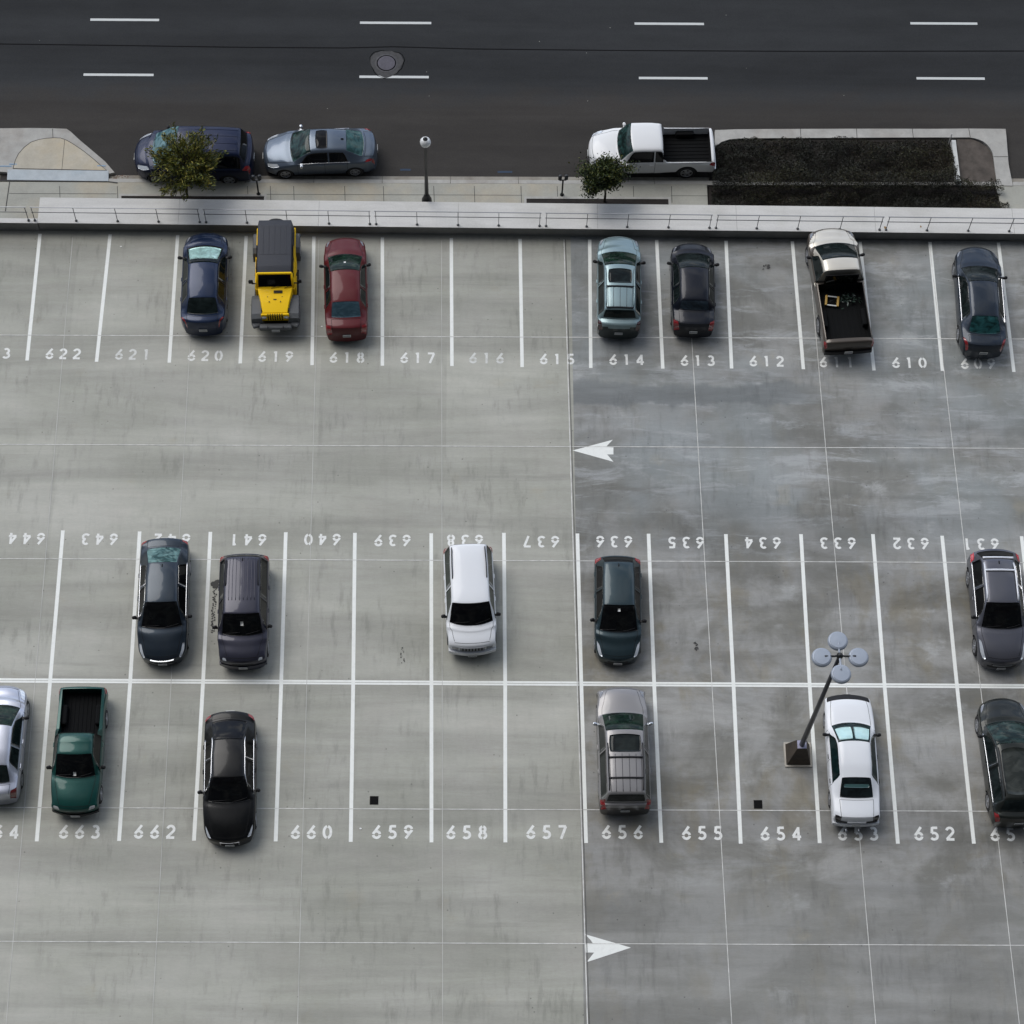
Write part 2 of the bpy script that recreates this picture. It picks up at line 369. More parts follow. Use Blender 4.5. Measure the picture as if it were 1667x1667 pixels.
def sedan_rows(P):
    L=P['L']; c=P['cowl']; h=P['head']; r=P['rend']; d=P['deck']; H=P['H']; zn=P.get('zn',.56); zF=P.get('zF',.76); zc=P.get('zc',.96); zd=P.get('zd',1.02); zb=P.get('zb',.94); zt=P.get('zt',.68)
    wr=P.get('wr',.63); bn=P.get('bn',.22); bt=P.get('bt',.15); wn=P.get('wn',.80); wt=P.get('wt',.84); wc=P.get('wc',.82); wd=P.get('wd',.72); sq=P.get('sq',0); wb=P.get('wb',.93); bw=P.get('bw',.19)
    l=lambda a,b,t:a+(b-a)*t
    R=[(0,zn,.60+sq,zn-.05,wn-.05,wn,bn),(.05,l(zn,zF,.55),.64+sq,zF-.12,wn,wn+.06,bn),(.2,zF,.70+sq,zF-.06,.86+sq*.5,.93,bn*.9),(.55,l(zF,zc,.55),.74+sq*.6,l(zF,zc,.55)-.05,.90,.98,l(bn,bw,.4)),
       (c-.2,zc-.02,wc,zc-.06,wb,1,bw),(c,zc,wc,zb-.01,wb,1,bw),(l(c,h,.12),l(zc,H,.13),l(wc,wr+.02,.14),zb,wb,1,bw*.97),(l(c,h,.86),l(zc,H,.88),l(wc,wr+.02,.84),zb+.005,wb,1,bw*.7),
       (h+.04,H-.02,wr+.01,zb+.01,wb,1,bw*.6),(h+.4,H,wr,zb+.015,wb,1,bw*.3),(l(h,r,.6),H-.005,wr,zb+.02,wb,1,0),
       (r-.05,H-.04-P.get('rdrop',.02),wr*.97,zb+.025,wb,.995,-bt*.4),(l(r,d,.16),l(H-.06,zd,.12),l(wr*.97,wd,.12),zb+.025,wb,.99,-bt*.5),(l(r,d,.86),l(H-.05,zd,.88),l(wr*.97,wd,.85),zb+.02,wb*.985,.98,-bt*.85)]
    k=L-d
    R+=[(d,zd,wd,zb+.02,wb*.975,.975,-bt*.9),(d+k*.5,zd-.01,wd-.01,zd-.07,.88,.95,-bt),(L-min(.09,k*.2),zd-P.get('lip',.04),wd-.03,zd-.13,wt+.01,wt+.06,-bt),(L-.03,l(zd,zt,.6),wd-.05,zt-.03,wt-.03,wt+.02,-bt),(L,zt-.05,wd-.07,zt-.12,wt-.08,wt,-bt)]
    return R
def suv_rows(P):
    P=dict(P); P.setdefault('zF',.92); P.setdefault('zn',.72); P.setdefault('zc',1.08); P.setdefault('zb',1.05); P.setdefault('wr',.70); P.setdefault('zd',1.0); P.setdefault('zt',.8); P.setdefault('wd',.80); P.setdefault('wt',.88); P.setdefault('bt',.10); P.setdefault('wb',.95)
    return sedan_rows(P)
def car(name,label,cat,Pt,group='cars parked in the lot',z0=0.0):
    """Pt: parameters, incl. front/rear image points; builds one vehicle, returns its root"""
    a=G(*Pt['front']); b=G(*Pt['rear']); dx,dy=a.x-b.x,a.y-b.y; L=math.hypot(dx,dy); rz=math.atan2(dy,dx)
    P=dict(Pt)
    sv=bool(P.get('suv')); zz=(P.get('zc',1.08 if sv else .96),P.get('H'),P.get('H'),P.get('zd',1.0))
    dv=Vector((dx/L,dy/L))
    for i_,key in enumerate(('cowl','head','rend','deck')):
        q=P['kp'][i_]
        if abs(q)<=1: P[key]=q*L; continue      # fraction of the length
        if P.get('sideways'): t=(q-Pt['front'][0])/(Pt['rear'][0]-Pt['front'][0]); w=G(q,Pt['front'][1]+(Pt['rear'][1]-Pt['front'][1])*t,zz[i_])
        else: t=(q-Pt['front'][1])/(Pt['rear'][1]-Pt['front'][1]); w=G(Pt['front'][0]+(Pt['rear'][0]-Pt['front'][0])*t,q,zz[i_])
        P[key]=(Vector((a.x,a.y))-Vector((w.x,w.y))).dot(dv)
    bn=P.get('bn',.22); bt=P.get('bt',.15)
    P['L']=L; W=P['W']; hw=W/2
    root=empty(name,((a.x+b.x)/2,(a.y+b.y)/2,z0),rz); tag(root,label,cat,group)
    # the nose and tail bow beyond the end stations: shift the stations so that overall length stays L
    Ls=L-bn*.98-bt*.98
    k=Ls/L
    for key in ('cowl','head','rend','deck'): P[key]=P[key]-bn+(.12 if key in('cowl','head') else -.05 if key=='rend' else -.1)
    P['L']=Ls; P['deck']=min(P['deck'],Ls-.05)
    rows=(suv_rows if P.get('suv') else sedan_rows)(P)
    sh=Shell(rows,Ls,hw,zm=P.get('zm',.62),zs=P.get('zs',.2),crown=P.get('crown',.045),drop=P.get('drop',.05))
    off=(bt-bn)/2*-.98  # local shift
    ox=(bn-bt)*.5*-.98
    # recentre: body x range is [-Ls/2-bt, Ls/2+bn]
    shift=-(bn-bt)/2
    R=P.get('R',.32); ax=P.get('axle',(.19,.80))
    wx=[L/2-ax[0]*L-shift,L/2-ax[1]*L-shift]
    vs,fs=sh.base()
    cut=[(x,s_*(hw-.02),R*1.0,R*1.14,.46) for x in wx for s_ in (-1,1)]
    bed=None
    if P.get('bed'):
        b0=Ls/2-(P['bed'][0]*L-bn); b1=Ls/2-(P['bed'][1]*L-bn); b0=Ls/2-(P['rend']+.05); bed=(b0,b1,hw-P.get('bedwall',.13),P.get('bedz',.62),2.2)
    V,Fc,Nn=boolean_cut(vs,fs,cut,bed)
    mb=MB(); mi=[]
    lowpaint=P.get('clad',0)  # body faces below this height take the second, darker material
    for f,nrm in zip(Fc,Nn):
        c=np.mean([V[i] for i in f],axis=0); m=0
        if c[2]<P.get('zs',.2)+.03 and abs(nrm[2])>.5: m=2
        elif abs(c[1])<hw-.05 and any(math.hypot(c[0]-x,c[2]-R)<R*1.15 for x in wx) and abs(c[1])>hw-.3 : m=2
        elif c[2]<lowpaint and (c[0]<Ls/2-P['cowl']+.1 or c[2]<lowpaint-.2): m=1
        if bed and bed[1]-.01<=c[0]<=bed[0]+.01 and abs(c[1])<=bed[2]+.005 and bed[3]-.01<=c[2]<P.get('railz',1.05)-.01 and (abs(nrm[2])>.9 or abs(c[1])>bed[2]-.01 or abs(c[0]-bed[0])<.01 or abs(c[0]-bed[1])<.01): m=3
        mi.append(m)
    mb.v=[tuple(v) for v in V]; mb.f=list(Fc); mb.m=mi; mb.sm=[True]*len(Fc)
    c,h,r,d=P['cowl'],P['head'],P['rend'],P['deck']
    # panel gaps
    LN=lambda pts,w=.007:surfline(sh,pts,w,.003,mb,1,30)
    if P.get('hoodlines',True):
        for s_ in (-1,1):
            LN([(c-.02,s_*2.95),(.5,s_*2.75),(.16,s_*2.2)]) ; 
        LN([(.12,-2.3),(.12,2.3)])
    doors=P.get('doors',2); side_x0=c+.12; 
    dx_=[c+.1]+([l_ for l_ in P.get('doorx',(h+.45,h+1.35))])
    for s_ in (-1,1):
        for xx in dx_: LN([(xx,s_*5.9),(xx,s_*9.4)],.006)
        LN([(dx_[0],s_*9.5),(dx_[-1],s_*9.5)],.006)
    if not P.get('suv') and not P.get('bed'):
        for s_ in (-1,1): LN([(d+.03,s_*2.6),(Ls-.06,s_*2.5)])
        LN([(d+.04,-2.6),(d+.04,2.6)],.006)
    bmats=[P['paint'],M_SEAM if not lowpaint else P.get('lowm',M_CLAD),M_UNDER,M_BED]
    if lowpaint: bmats[1]=P.get('lowm',M_CLAD)
    body=mb.build('body',bmats,root)
    bm=bmesh.new(); bm.from_mesh(body.data); 
    for e in bm.edges:
        if len(e.link_faces)==2 and e.calc_face_angle(0)>.6: e.smooth=False
    bm.to_mesh(body.data); bm.free()
    parts=[body]
    gl=P.get('glass') or glassmat('dark'); 
    def part(nm,vf,m,smooth=True,nb=None):
        q=MB(); q.add(vf[0],vf[1],0,smooth); o=q.build(nm,m,root); parts.append(o); return o
    # windshield and rear glass, with black surround
    g=.02
    part('windshield',quadpatch(sh,[(c+.0,-2.86),(h-.0,-2.82),(h-.0,2.82),(c+.0,2.86)],.006,16,16),P.get('wsglass',gl))
    if not P.get('bed') and not P.get('norear'):
        rv=P.get('rearv',2.7)
        part('rear_window',quadpatch(sh,[(r+.02,-rv),(d-.03,-rv),(d-.03,rv),(r+.02,rv)],.006,14,16,rnd=.25),P.get('rearglass',gl))
    # side windows
    xs0=c+.35*(h-c); xe=P.get('side_end',r+.25*(d-r)); pil=P['pillars'] if P.get('pillars') is not None else [h+.62]
    edges=[xs0]+[p_ for p_ in pil]+[xe]
    for s_ in (-1,1):
        for k_ in range(len(edges)-1):
            x0=edges[k_]+(.03 if k_ else 0); x1=edges[k_+1]-.03
            last=k_==len(edges)-2; first=k_==0
            vt=3.5; vb=5.55
            q=[(x0+(.32 if first else 0),s_*vt),(x1-(.22 if last and not P.get('suv') else 0),s_*vt),(x1+(.05 if last else 0),s_*vb),(x0-(.12 if first else 0),s_*vb)]
            part('side_window',quadpatch(sh,q,.005,10,6),P.get('sideglass',gl))
        if P.get('chromeline'):
            q=MB(); 
            X=np.linspace(xs0-.1,xe+.05,20); pp=sh.S(X,s_*5.75)+sh.N(X,s_*5.75)*.004; q.tube([tuple(t) for t in pp],.013,6)
            if P.get('chromeline')==2:
                X=np.linspace(xs0+.15,xe,20); vv=3.35+0*X; pp=sh.S(X,s_*vv)+sh.N(X,s_*vv)*.004; q.tube([tuple(t) for t in pp],.011,6)
            parts.append(q.build('window_trim',M_CHROME,root))
    # lamps
    hl=P.get('hl',[(.06,2.3),(.40,3.8),(.42,6.1),(.05,6.2)])
    if hl:
        for s_ in (-1,1): part('headlight',quadpatch(sh,[(x,s_*v) for x,v in hl],.007,8,8,rnd=.3),P.get('hlm',M_LAMP))
    tl=P.get('tl',[(-.16,3.4),(-.01,3.0),(-.01,7.2),(-.25,6.6)])
    if tl:
        for s_ in (-1,1): part('taillight',quadpatch(sh,[(Ls+x,s_*v) for x,v in tl],.007,6,8),P.get('tlm',M_TAIL))
    # fascia pieces on the bowed nose/tail
    def fascia(front,y0,y1,za,zb_,out,th=.03,m=M_TRIM,nm='grille',mb_=None,mi_=0,n=12):
        q=mb_ or MB(); xx=0 if front else Ls; bb=bn if front else -bt
        vs=[];fs=[]
        for k_ in range(n+1):
            y=y0+(y1-y0)*k_/n; X=xx-bb*(1-min(1,abs(y)/hw)**2.2); X0=Ls/2-X; o=out if front else -out; i_=-th if front else th
            vs+=[(X0+i_,y,za),(X0+o,y,za),(X0+o,y,zb_),(X0+i_,y,zb_)]
        for k_ in range(n):
            for j in range(4): a_=4*k_; fs.append((a_+j,a_+4+j,a_+4+(j+1)%4,a_+(j+1)%4))
        fs+=[(3,2,1,0),(4*n,4*n+1,4*n+2,4*n+3)]
        q.add(vs,fs,mi_,False)
        if mb_ is None: o_=q.build(nm,m,root,recalc=True); parts.append(o_); return o_
    zn=P.get('zn',.72 if P.get('suv') else .56)
    for spec in P.get('fascia',()):
        fascia(**spec)
    if not P.get('nograin'):
        fascia(True,-.38*W/1.8,.38*W/1.8,zn-.14,zn-.05,.006,nm='grille')
        fascia(True,-.5*W/1.8,.5*W/1.8,zn-.32,zn-.2,.006,nm='air_intake')
    # plates
    def plate(front,z,out):
        q=MB(); xx=(Ls/2+bn) if front else (-Ls/2-bt); sg=1 if front else -1
        q.box((xx+sg*(out),0,z),(.02,.31,.15),0)
        for k_ in range(6): q.box((xx+sg*(out+.011),-.115+k_*.046,z),(.003,.026,.075),1)
        parts.append(q.build('license_plate',[M_PLATE,M_PLTX],root))
    if P.get('fplate',True): plate(True,P.get('fpz',zn-.18),P.get('fpo',.025))
    plate(False,P.get('rpz',.62),P.get('rpo',.02))
    # mirrors
    for s_ in (-1,1):
        x=c+.42*(h-c); pb=sh.S(x,s_*5.9); q=MB()
        mz=P.get('zb',1.05 if P.get('suv') else .94)+.03
        q.box((pb[0]+.02,s_*(hw+.08),mz+.02),(.12,.17,.14),0,rz=-s_*.3,bev=.05); q.box((pb[0]+.03,s_*(hw-.01),mz-.02),(.08,.16,.05),0)
        parts.append(q.build('mirror',P.get('mirrorm',M_TRIM),root,recalc=True))
        # door handles
        if P.get('handles',True):
            for xx in dx_[1:]:
                p_=sh.S(xx-.14,s_*7.0); q=MB(); q.box((p_[0],p_[1]+s_*.012,p_[2]),(.17,.03,.03),bev=.01); parts.append(q.build('door_handle',P.get('handlem',P['paint']),root))
    # wipers
    if P.get('wipers',True):
        q=MB()
        for y0 in (-.1,.48):
            v0=-y0*2.86/(.72*hw)*.92
            X=np.linspace(c+.05,c+.10,8); Vv=np.linspace(v0,v0+1.7 if v0<2 else v0-1.7,8); Vv=np.clip(Vv,-2.7,2.7)
            pp=sh.S(X,Vv)+sh.N(X,Vv)*.03; q.tube([tuple(t) for t in pp],.009,5)
        parts.append(q.build('wiper',M_TRIM,root))
    # roof furniture
    if P.get('sunroof'):
        x0,x1,v=P['sunroof']; part('sunroof',quadpatch(sh,[(x0+h,-v),(x1+h,-v),(x1+h,v),(x0+h,v)],.006,10,12,rnd=.35),P.get('srm',gl))
    if P.get('ribs'):
        q=MB(); x0,x1,n_=P['ribs']; x1=min(x1,r-h-.06)
        for k_ in range(n_):
            rv_=P.get('ribv',1.7); v=-rv_+2*rv_*k_/(n_-1); X=np.linspace(h+x0,h+x1,14); pp=sh.S(X,X*0+v)+np.array([0,0,.0]); q.tube([tuple(t) for t in pp],.012,6,0)
        parts.append(q.build('roof_rib',P.get('ribm',M_TRIM),root))
    if P.get('rails'):
        x0,x1=P['rails']; x1=min(x1,r-h-.10); rm=P.get('railm',M_TRIM)
        for s_ in (-1,1):
            q=MB(); X=np.linspace(h+x0,h+x1,16); z=.055*np.minimum(1,np.minimum(np.arange(16),15-np.arange(16))/1.5)
            pp=sh.S(X,X*0+s_*2.55); pp[:,2]+=z+.005; q.tube([tuple(t) for t in pp],P.get('railr',.02),8); parts.append(q.build('roof_rail',rm,root))
        for xx in P.get('bars',()):
            q=MB(); V_=np.linspace(-2.55,2.55,10); e0=sh.S(h+xx,-2.55)[2]+.065; pp=sh.S(h+xx,V_); pp[:,2]=np.maximum(e0,pp[:,2]+.03); pp[:,0]=pp[0,0]; q.tube([tuple(t) for t in pp],P.get('barr',.03),8,flat=.5); parts.append(q.build('crossbar',P.get('barm',rm),root))
    if P.get('antenna'):
        p_=sh.S(r-.12,0.0); q=MB(); q.box((p_[0],0,p_[2]+.03),(.14,.035,.07),taper=.5,bev=.012); parts.append(q.build('antenna',M_TRIM,root))
    if P.get('sticker'):
        v,t=P['sticker']; xx=c+t*(h-c); part('windshield_sticker',quadpatch(sh,[(xx,v-.16),(xx+.09,v-.16),(xx+.09,v+.16),(xx,v+.16)],.011,2,2,.004),M_PLATE)
    for fn in P.get('extra',()): fn(sh,root,P,part,parts,fascia)
    for i_,x in enumerate(wx):
        for s_ in (-1,1):
            parts.append(add_wheel(root,x,s_*(hw-.135),R,P.get('style','spoke')))
    for o in parts: o.location.x+=shift
    return root
# ------------------------------------------------------------------ setting materials
def deck_material():
    m,nt,b=nmat('deck_concrete'); k=NT(nt)
    tc=k.n('TexCoord').outputs['Object']; sx=k.n('SeparateXYZ'); k.l(tc,sx.inputs[0]); X,Y=sx.outputs[0],sx.outputs[1]
    # right-hand pours (beyond the wide joint) are darker and blotched
    side=k.rng(k.math('SUBTRACT',X,SEAMX),-.01,.01,0,1)
    n1=k.noise(tc,.16,6,.62,(1,1.6,1)); n2=k.noise(tc,.9,7,.7,(.35,2.2,1),.3); n3=k.noise(tc,1.6,6,.65,(2.2,.45,1)); n4=k.noise(tc,9,5,.7,(.6,2.5,1)); n5=k.noise(tc,60,3,.6)
    band=k.noise(tc,.5,5,.6,(.10,1.15,1),.6,(2,8,0)); patch=k.noise(tc,.33,4,.6,(1,1.3,1),.4,(7,1,0))
    left=k.mix(k.rng(n1,.35,.65,0,1),(.328,.331,.283),(.420,.418,.372))
    left=k.mix(k.rng(patch,.52,.7,0,.35,True),left,(.40,.385,.345))
    vst=k.math('SUBTRACT',1,k.math('MULTIPLY',k.rng(n3,.48,.68,0,.20,True),k.rng(patch,.40,.55,1,.25,True)))
    hst=k.rng(band,.34,.64,.78,1.10); f=k.math('MULTIPLY',k.math('MULTIPLY',hst,vst),k.rng(n2,.25,.75,.90,1.09))
    # right-hand pours: bluish cement haze towards the parapet, warmer brown staining lower down
    far=k.rng(Y,G(1200,960).y,G(1200,820).y,0,1,True)
    b1=k.noise(tc,.30,7,.62,(1,1.35,1),.5,(3,1,0)); b2=k.noise(tc,.62,7,.68,(.8,1.5,1),.25,(9,5,0)); b3=k.noise(tc,.14,4,.6,(1,1,1),0,(5,2,0)); b4=k.noise(tc,.45,6,.65,(1.3,.8,1),.3,(12,7,0))
    rt=k.mix(k.rng(b1,.38,.62,0,1,True),(.172,.170,.150),(.30,.30,.285))
    rt=k.mix(k.math('MULTIPLY',k.rng(b3,.42,.60,.1,.65,True),far),rt,(.265,.295,.30))
    rt=k.mix(k.math('MULTIPLY',k.rng(b4,.50,.68,0,.55,True),k.math('SUBTRACT',1,k.math('MULTIPLY',far,.7))),rt,(.215,.190,.130))
    clump=k.rng(k.noise(tc,.11,3,.55,(1,1,1),0,(14,3,0)),.42,.58,.2,1,True)
    b5=k.noise(tc,.75,8,.72,(.45,2.0,1),.5,(19,5,0))
    rt=k.mix(k.math('MULTIPLY',k.rng(b2,.55,.74,0,.75,True),clump),rt,(.42,.43,.42))
    rt=k.mix(k.math('MULTIPLY',k.rng(b5,.50,.64,0,.75,True),k.math('ADD',.3,k.math('MULTIPLY',far,.7))),rt,(.37,.385,.385))
    rt=k.mix(k.rng(k.noise(tc,.6,7,.7,(.4,2.2,1),.3,(23,8,0)),.54,.70,0,.5,True),rt,(.165,.160,.140))
    rt=k.mix(k.rng(k.noise(tc,.9,6,.7,(2.0,.5,1),.2,(1,6,0)),.56,.72,0,.45,True),rt,(.19,.19,.175))
    yc=G(1100,641).y; wob=k.rng(k.noise(tc,.6,5,.6,(1,1,1),.2,(31,2,0)),.3,.7,-.35,.35); dY=k.math('ABSOLUTE',k.math('SUBTRACT',k.math('ADD',Y,wob),yc))
    bandm=k.math('MULTIPLY',k.rng(dY,.35,.60,.75,0,True),k.rng(k.math('ADD',X,wob),G(1330,641).x-1.5,G(1330,641).x+1.5,1,0,True))
    rt=k.mix(bandm,rt,(.165,.180,.182))
    flat=k.rng(Y,G(1200,1480).y,G(1200,1400).y,0,1,True)
    rt=k.mix(k.math('SUBTRACT',.55,k.math('MULTIPLY',flat,.55)),rt,(.235,.238,.222))
    base=k.mix(side,left,rt)
    # warm stains anywhere
    base=k.mix(k.rng(k.noise(tc,.5,5,.6,(1,1.3,1),.3,(11,3,0)),.62,.74,0,.22,True),base,(.34,.30,.20))
    # pour panels differ a little
    px=k.math('FLOOR',k.math('DIVIDE',k.math('SUBTRACT',X,SEAMX),4.89)); py=k.math('FLOOR',k.math('DIVIDE',Y,4.6))
    cb=k.n('CombineXYZ'); k.l(px,cb.inputs[0]); k.l(py,cb.inputs[1]); wn=k.n('TexWhiteNoise'); wn.noise_dimensions='2D'; k.l(cb.outputs[0],wn.inputs['Vector'])
    pv=k.rng(wn.outputs['Value'],0,1,.94,1.05)
    # dark drifting bands along the drive aisles (tyre wear), in world position
    tb=k.noise(tc,.55,6,.7,(.12,2.6,1),0,(4,4,0)); tbf=k.rng(tb,.56,.72,1,.84,True)
    # pitting
    pit=k.rng(n5,.30,.38,.72,1); fine=k.rng(n4,.3,.7,.94,1.05)
    # small dark drip spots
    vr=k.n('TexVoronoi'); vr.inputs['Scale'].default_value=1.7; k.l(tc,vr.inputs['Vector']); spot=k.rng(vr.outputs['Distance'],.03,.06,.55,1)
    # pale mineral streaks on the right
    tot=k.math('MULTIPLY',k.math('MULTIPLY',k.math('MULTIPLY',f,pv),k.math('MULTIPLY',tbf,fine)),k.math('MULTIPLY',pit,spot))
    sc=k.n('VectorMath',operation='SCALE'); k.l(base,sc.inputs[0]); k.l(tot,sc.inputs['Scale'])
    k.l(sc.outputs[0],b.inputs['Base Color']); k.l(k.rng(n2,.3,.7,.62,.85),b.inputs['Roughness'])
    bp=k.n('Bump'); bp.inputs['Strength'].default_value=.25; bp.inputs['Distance'].default_value=.01; k.l(n4,bp.inputs['Height']); k.l(bp.outputs[0],b.inputs['Normal'])
    return m
def asphalt_material(name,c1,c2):
    m,nt,b=nmat(name); k=NT(nt); tc=k.n('TexCoord').outputs['Object']; sx=k.n('SeparateXYZ'); k.l(tc,sx.inputs[0])
    n1=k.noise(tc,.25,6,.6,(.3,2,1)); n2=k.noise(tc,30,4,.7); n3=k.noise(tc,1.1,6,.65,(.5,1.5,1))
    # parking lane by the kerb is worn to a warmer brown than the driving lanes
    lane=k.rng(k.math('ADD',sx.outputs[1],k.rng(n3,.3,.7,-.5,.5)),25.2,27.0,1,0,True)
    base=k.mix(lane,c1,c2)
    f=k.math('MULTIPLY',k.math('MULTIPLY',k.rng(n1,.3,.7,.86,1.14),k.rng(n2,.3,.7,.82,1.18)),k.rng(n3,.3,.7,.92,1.1))
    wp=k.noise(tc,.42,4,.6,(.03,1.3,1),.1,(0,3,0)); f=k.math('MULTIPLY',f,k.rng(wp,.35,.65,.84,1.16))
    vr=k.n('TexVoronoi'); vr.inputs['Scale'].default_value=.9; k.l(tc,vr.inputs['Vector'])
    base=k.mix(k.rng(vr.outputs['Distance'],.012,.02,.8,0),base,(.35,.34,.31))
    sc=k.n('VectorMath',operation='SCALE'); k.l(base,sc.inputs[0]); k.l(f,sc.inputs['Scale']); k.l(sc.outputs[0],b.inputs['Base Color'])
    b.inputs['Roughness'].default_value=.9; b.inputs['Specular IOR Level'].default_value=.2
    bp=k.n('Bump'); bp.inputs['Strength'].default_value=.4; bp.inputs['Distance'].default_value=.006; k.l(n2,bp.inputs['Height']); k.l(bp.outputs[0],b.inputs['Normal'])
    return m
def concrete(name,col,var=.12,scale=1.2,tintc=None,sc=(1,1,1)):
    m,nt,b=nmat(name); k=NT(nt); tc=k.n('TexCoord').outputs['Object']
    n1=k.noise(tc,scale,7,.68,sc,.3); n2=k.noise(tc,scale*14,4,.7)
    base=k.mix(k.rng(k.noise(tc,scale*.45,4,.6,(1,1,1),0,(4,9,1)),.45,.7,0,.7,True),col,tintc or tuple(c*.8 for c in col))
    f=k.math('MULTIPLY',k.rng(n1,.3,.7,1-var,1+var),k.rng(n2,.3,.7,.94,1.05))
    s=k.n('VectorMath',operation='SCALE'); k.l(base,s.inputs[0]); k.l(f,s.inputs['Scale']); k.l(s.outputs[0],b.inputs['Base Color'])
    b.inputs['Roughness'].default_value=.85
    bp=k.n('Bump'); bp.inputs['Strength'].default_value=.3; bp.inputs['Distance'].default_value=.006; k.l(n2,bp.inputs['Height']); k.l(bp.outputs[0],b.inputs['Normal'])
    return m
def paintline(name,col=(.66,.67,.64),worn=.5):
    m,nt,b=nmat(name); k=NT(nt); tc=k.n('TexCoord').outputs['Object']
    n=k.noise(tc,5,7,.75,(1,1,1)); n2=k.noise(tc,38,3,.7)
    t=k.math('MULTIPLY',k.rng(n,.44,.72,0,worn,True),k.rng(n2,.3,.6,.5,1))
    k.l(k.mix(t,col,(.38,.38,.36)),b.inputs['Base Color']); b.inputs['Roughness'].default_value=.6
    return m
SEAMX=G(937,865).x
M_DECK=deck_material(); M_ROAD=asphalt_material('road_asphalt',(.029,.031,.033),(.043,.040,.037))
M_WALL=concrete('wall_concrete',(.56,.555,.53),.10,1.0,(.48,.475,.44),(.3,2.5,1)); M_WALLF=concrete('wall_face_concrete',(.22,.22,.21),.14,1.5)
M_WALK=concrete('sidewalk_concrete',(.33,.33,.29),.12,.9,(.40,.35,.26)); M_KERB=concrete('kerb_concrete',(.37,.365,.34),.16,1.6,(.30,.28,.25))
M_GUT=concrete('gutter_concrete',(.27,.255,.22),.2,1.8,(.17,.15,.12)); M_BEIGE=concrete('beige_concrete',(.42,.39,.32),.14,.8,(.46,.38,.25)); M_RAMP=concrete('ramp_concrete',(.40,.44,.46),.1,2.2,(.32,.38,.42))
M_LINE=paintline('line_paint',(.80,.82,.78),worn=.22); M_NUM=paintline('number_paint',(.76,.77,.74),.55); M_NUM2=paintline('worn_number_paint',(.62,.63,.60),.9); M_ROADLINE=paintline('road_line_paint',(.55,.57,.56),.25)
M_JOINT=mat('joint_sealant',(.62,.62,.59),.8,var=.3,vscale=3); M_JDARK=mat('joint_gap',(.05,.05,.048),.9,var=.3,vscale=2)
M_BLACK=mat('black_iron',(.012,.013,.013),.45); M_SOIL=mat('soil',(.016,.013,.011),.95,var=.4,vscale=6,bump=.6)
# ------------------------------------------------------------------ ground
ZR=-.15
def struct(o): o['kind']='structure'; return o
q=MB(); q.sheet([(-1500,-1500),(1500,-1500),(1500,1500),(-1500,1500)],ZR-.05); struct(q.build('ground',mat('outer_ground',(.06,.06,.058),.9,var=.2,vscale=.2)))
# kerb line direction on the street side
K0=G(0,302.2); K1=G(1667,302.2+0)
kl=lambda px: G(px,296.0+px*.0035)          # back of gutter / front of kerb top
dl=Vector((kl(1667).x-kl(0).x,kl(1667).y-kl(0).y)).normalized(); nl=Vector((-dl.y,dl.x))
P0=Vector((kl(0).x,kl(0).y))
def onkerb(s,off): p=P0+dl*s+nl*off; return (p.x,p.y)
def sk(px,py):     # along/off coordinates of an image point on the pavement plane
    g=G(px,py); v=Vector((g.x,g.y))-P0; return v.dot(dl),v.dot(nl)
# wall line
wa=G(0,375); wb=G(1667,393.5); wd=Vector((wb.x-wa.x,wb.y-wa.y)).normalized(); wn=Vector((-wd.y,wd.x)); WO=Vector((wa.x,wa.y))
def onwall(s,off): p=WO+wd*s+wn*off; return (p.x,p.y)
def swl(px,py,z=0): g=G(px,py,z); v=Vector((g.x,g.y))-WO; return v.dot(wd),v.dot(wn)
# parking deck
q=MB(); a=onwall(-45,0.02); b_=onwall(85,0.02)
q.poly([a,b_,(b_[0],-40),(a[0],-40)],-.5,0); deck=struct(q.build('parking_deck',M_DECK))
# road
r0=onkerb(-60,-.02); r1=onkerb(100,-.02); q=MB()
q.sheet([r0,r1,onkerb(100,40),onkerb(-60,40)],ZR); road=struct(q.build('road',M_ROAD))
# sidewalk slab between wall and kerb (with openings for soil handled as raised beds in frames)
q=MB()
e0,_=sk(1152,320)
q.poly([onwall(-45,.03),onkerb(-60,-.0),onkerb(e0,0),onwall(swl(1152,333)[0],.03)],-.4,0)
q.poly([onwall(swl(1638,340)[0],.03),onkerb(sk(1622,310)[0],0),onkerb(100,0),onwall(85,.03)],-.4,0)
walk=struct(q.build('sidewalk',M_WALK))
# pavement joints (thin dark scores)
q=MB()
def score(p0,p1,w=.018,z=.004,mi=0):
    a=Vector(p0);b=Vector(p1);d=(b-a).normalized();n=Vector((-d.y,d.x))*w/2
    q.sheet([tuple(a-n),tuple(b-n),tuple(b+n),tuple(a+n)],z,mi)
for px in (97,191,403,440,478,561,624,706,772,848,907,1031,1093):
    g=G(px,303); s_,_=sk(px,303); g2=G(px+1,330); score((g.x,g.y),(g2.x,g2.y),.022)
for s0,s1 in ((sk(15,315)[0],sk(190,315)[0]),(sk(430,318)[0],sk(850,318)[0]),(sk(1092,320)[0],sk(1152,320)[0])):
    o=sk(600,317)[1]; score(onkerb(s0,o),onkerb(s1,o),.018)
struct(q.build('sidewalk_joints',M_JDARK))
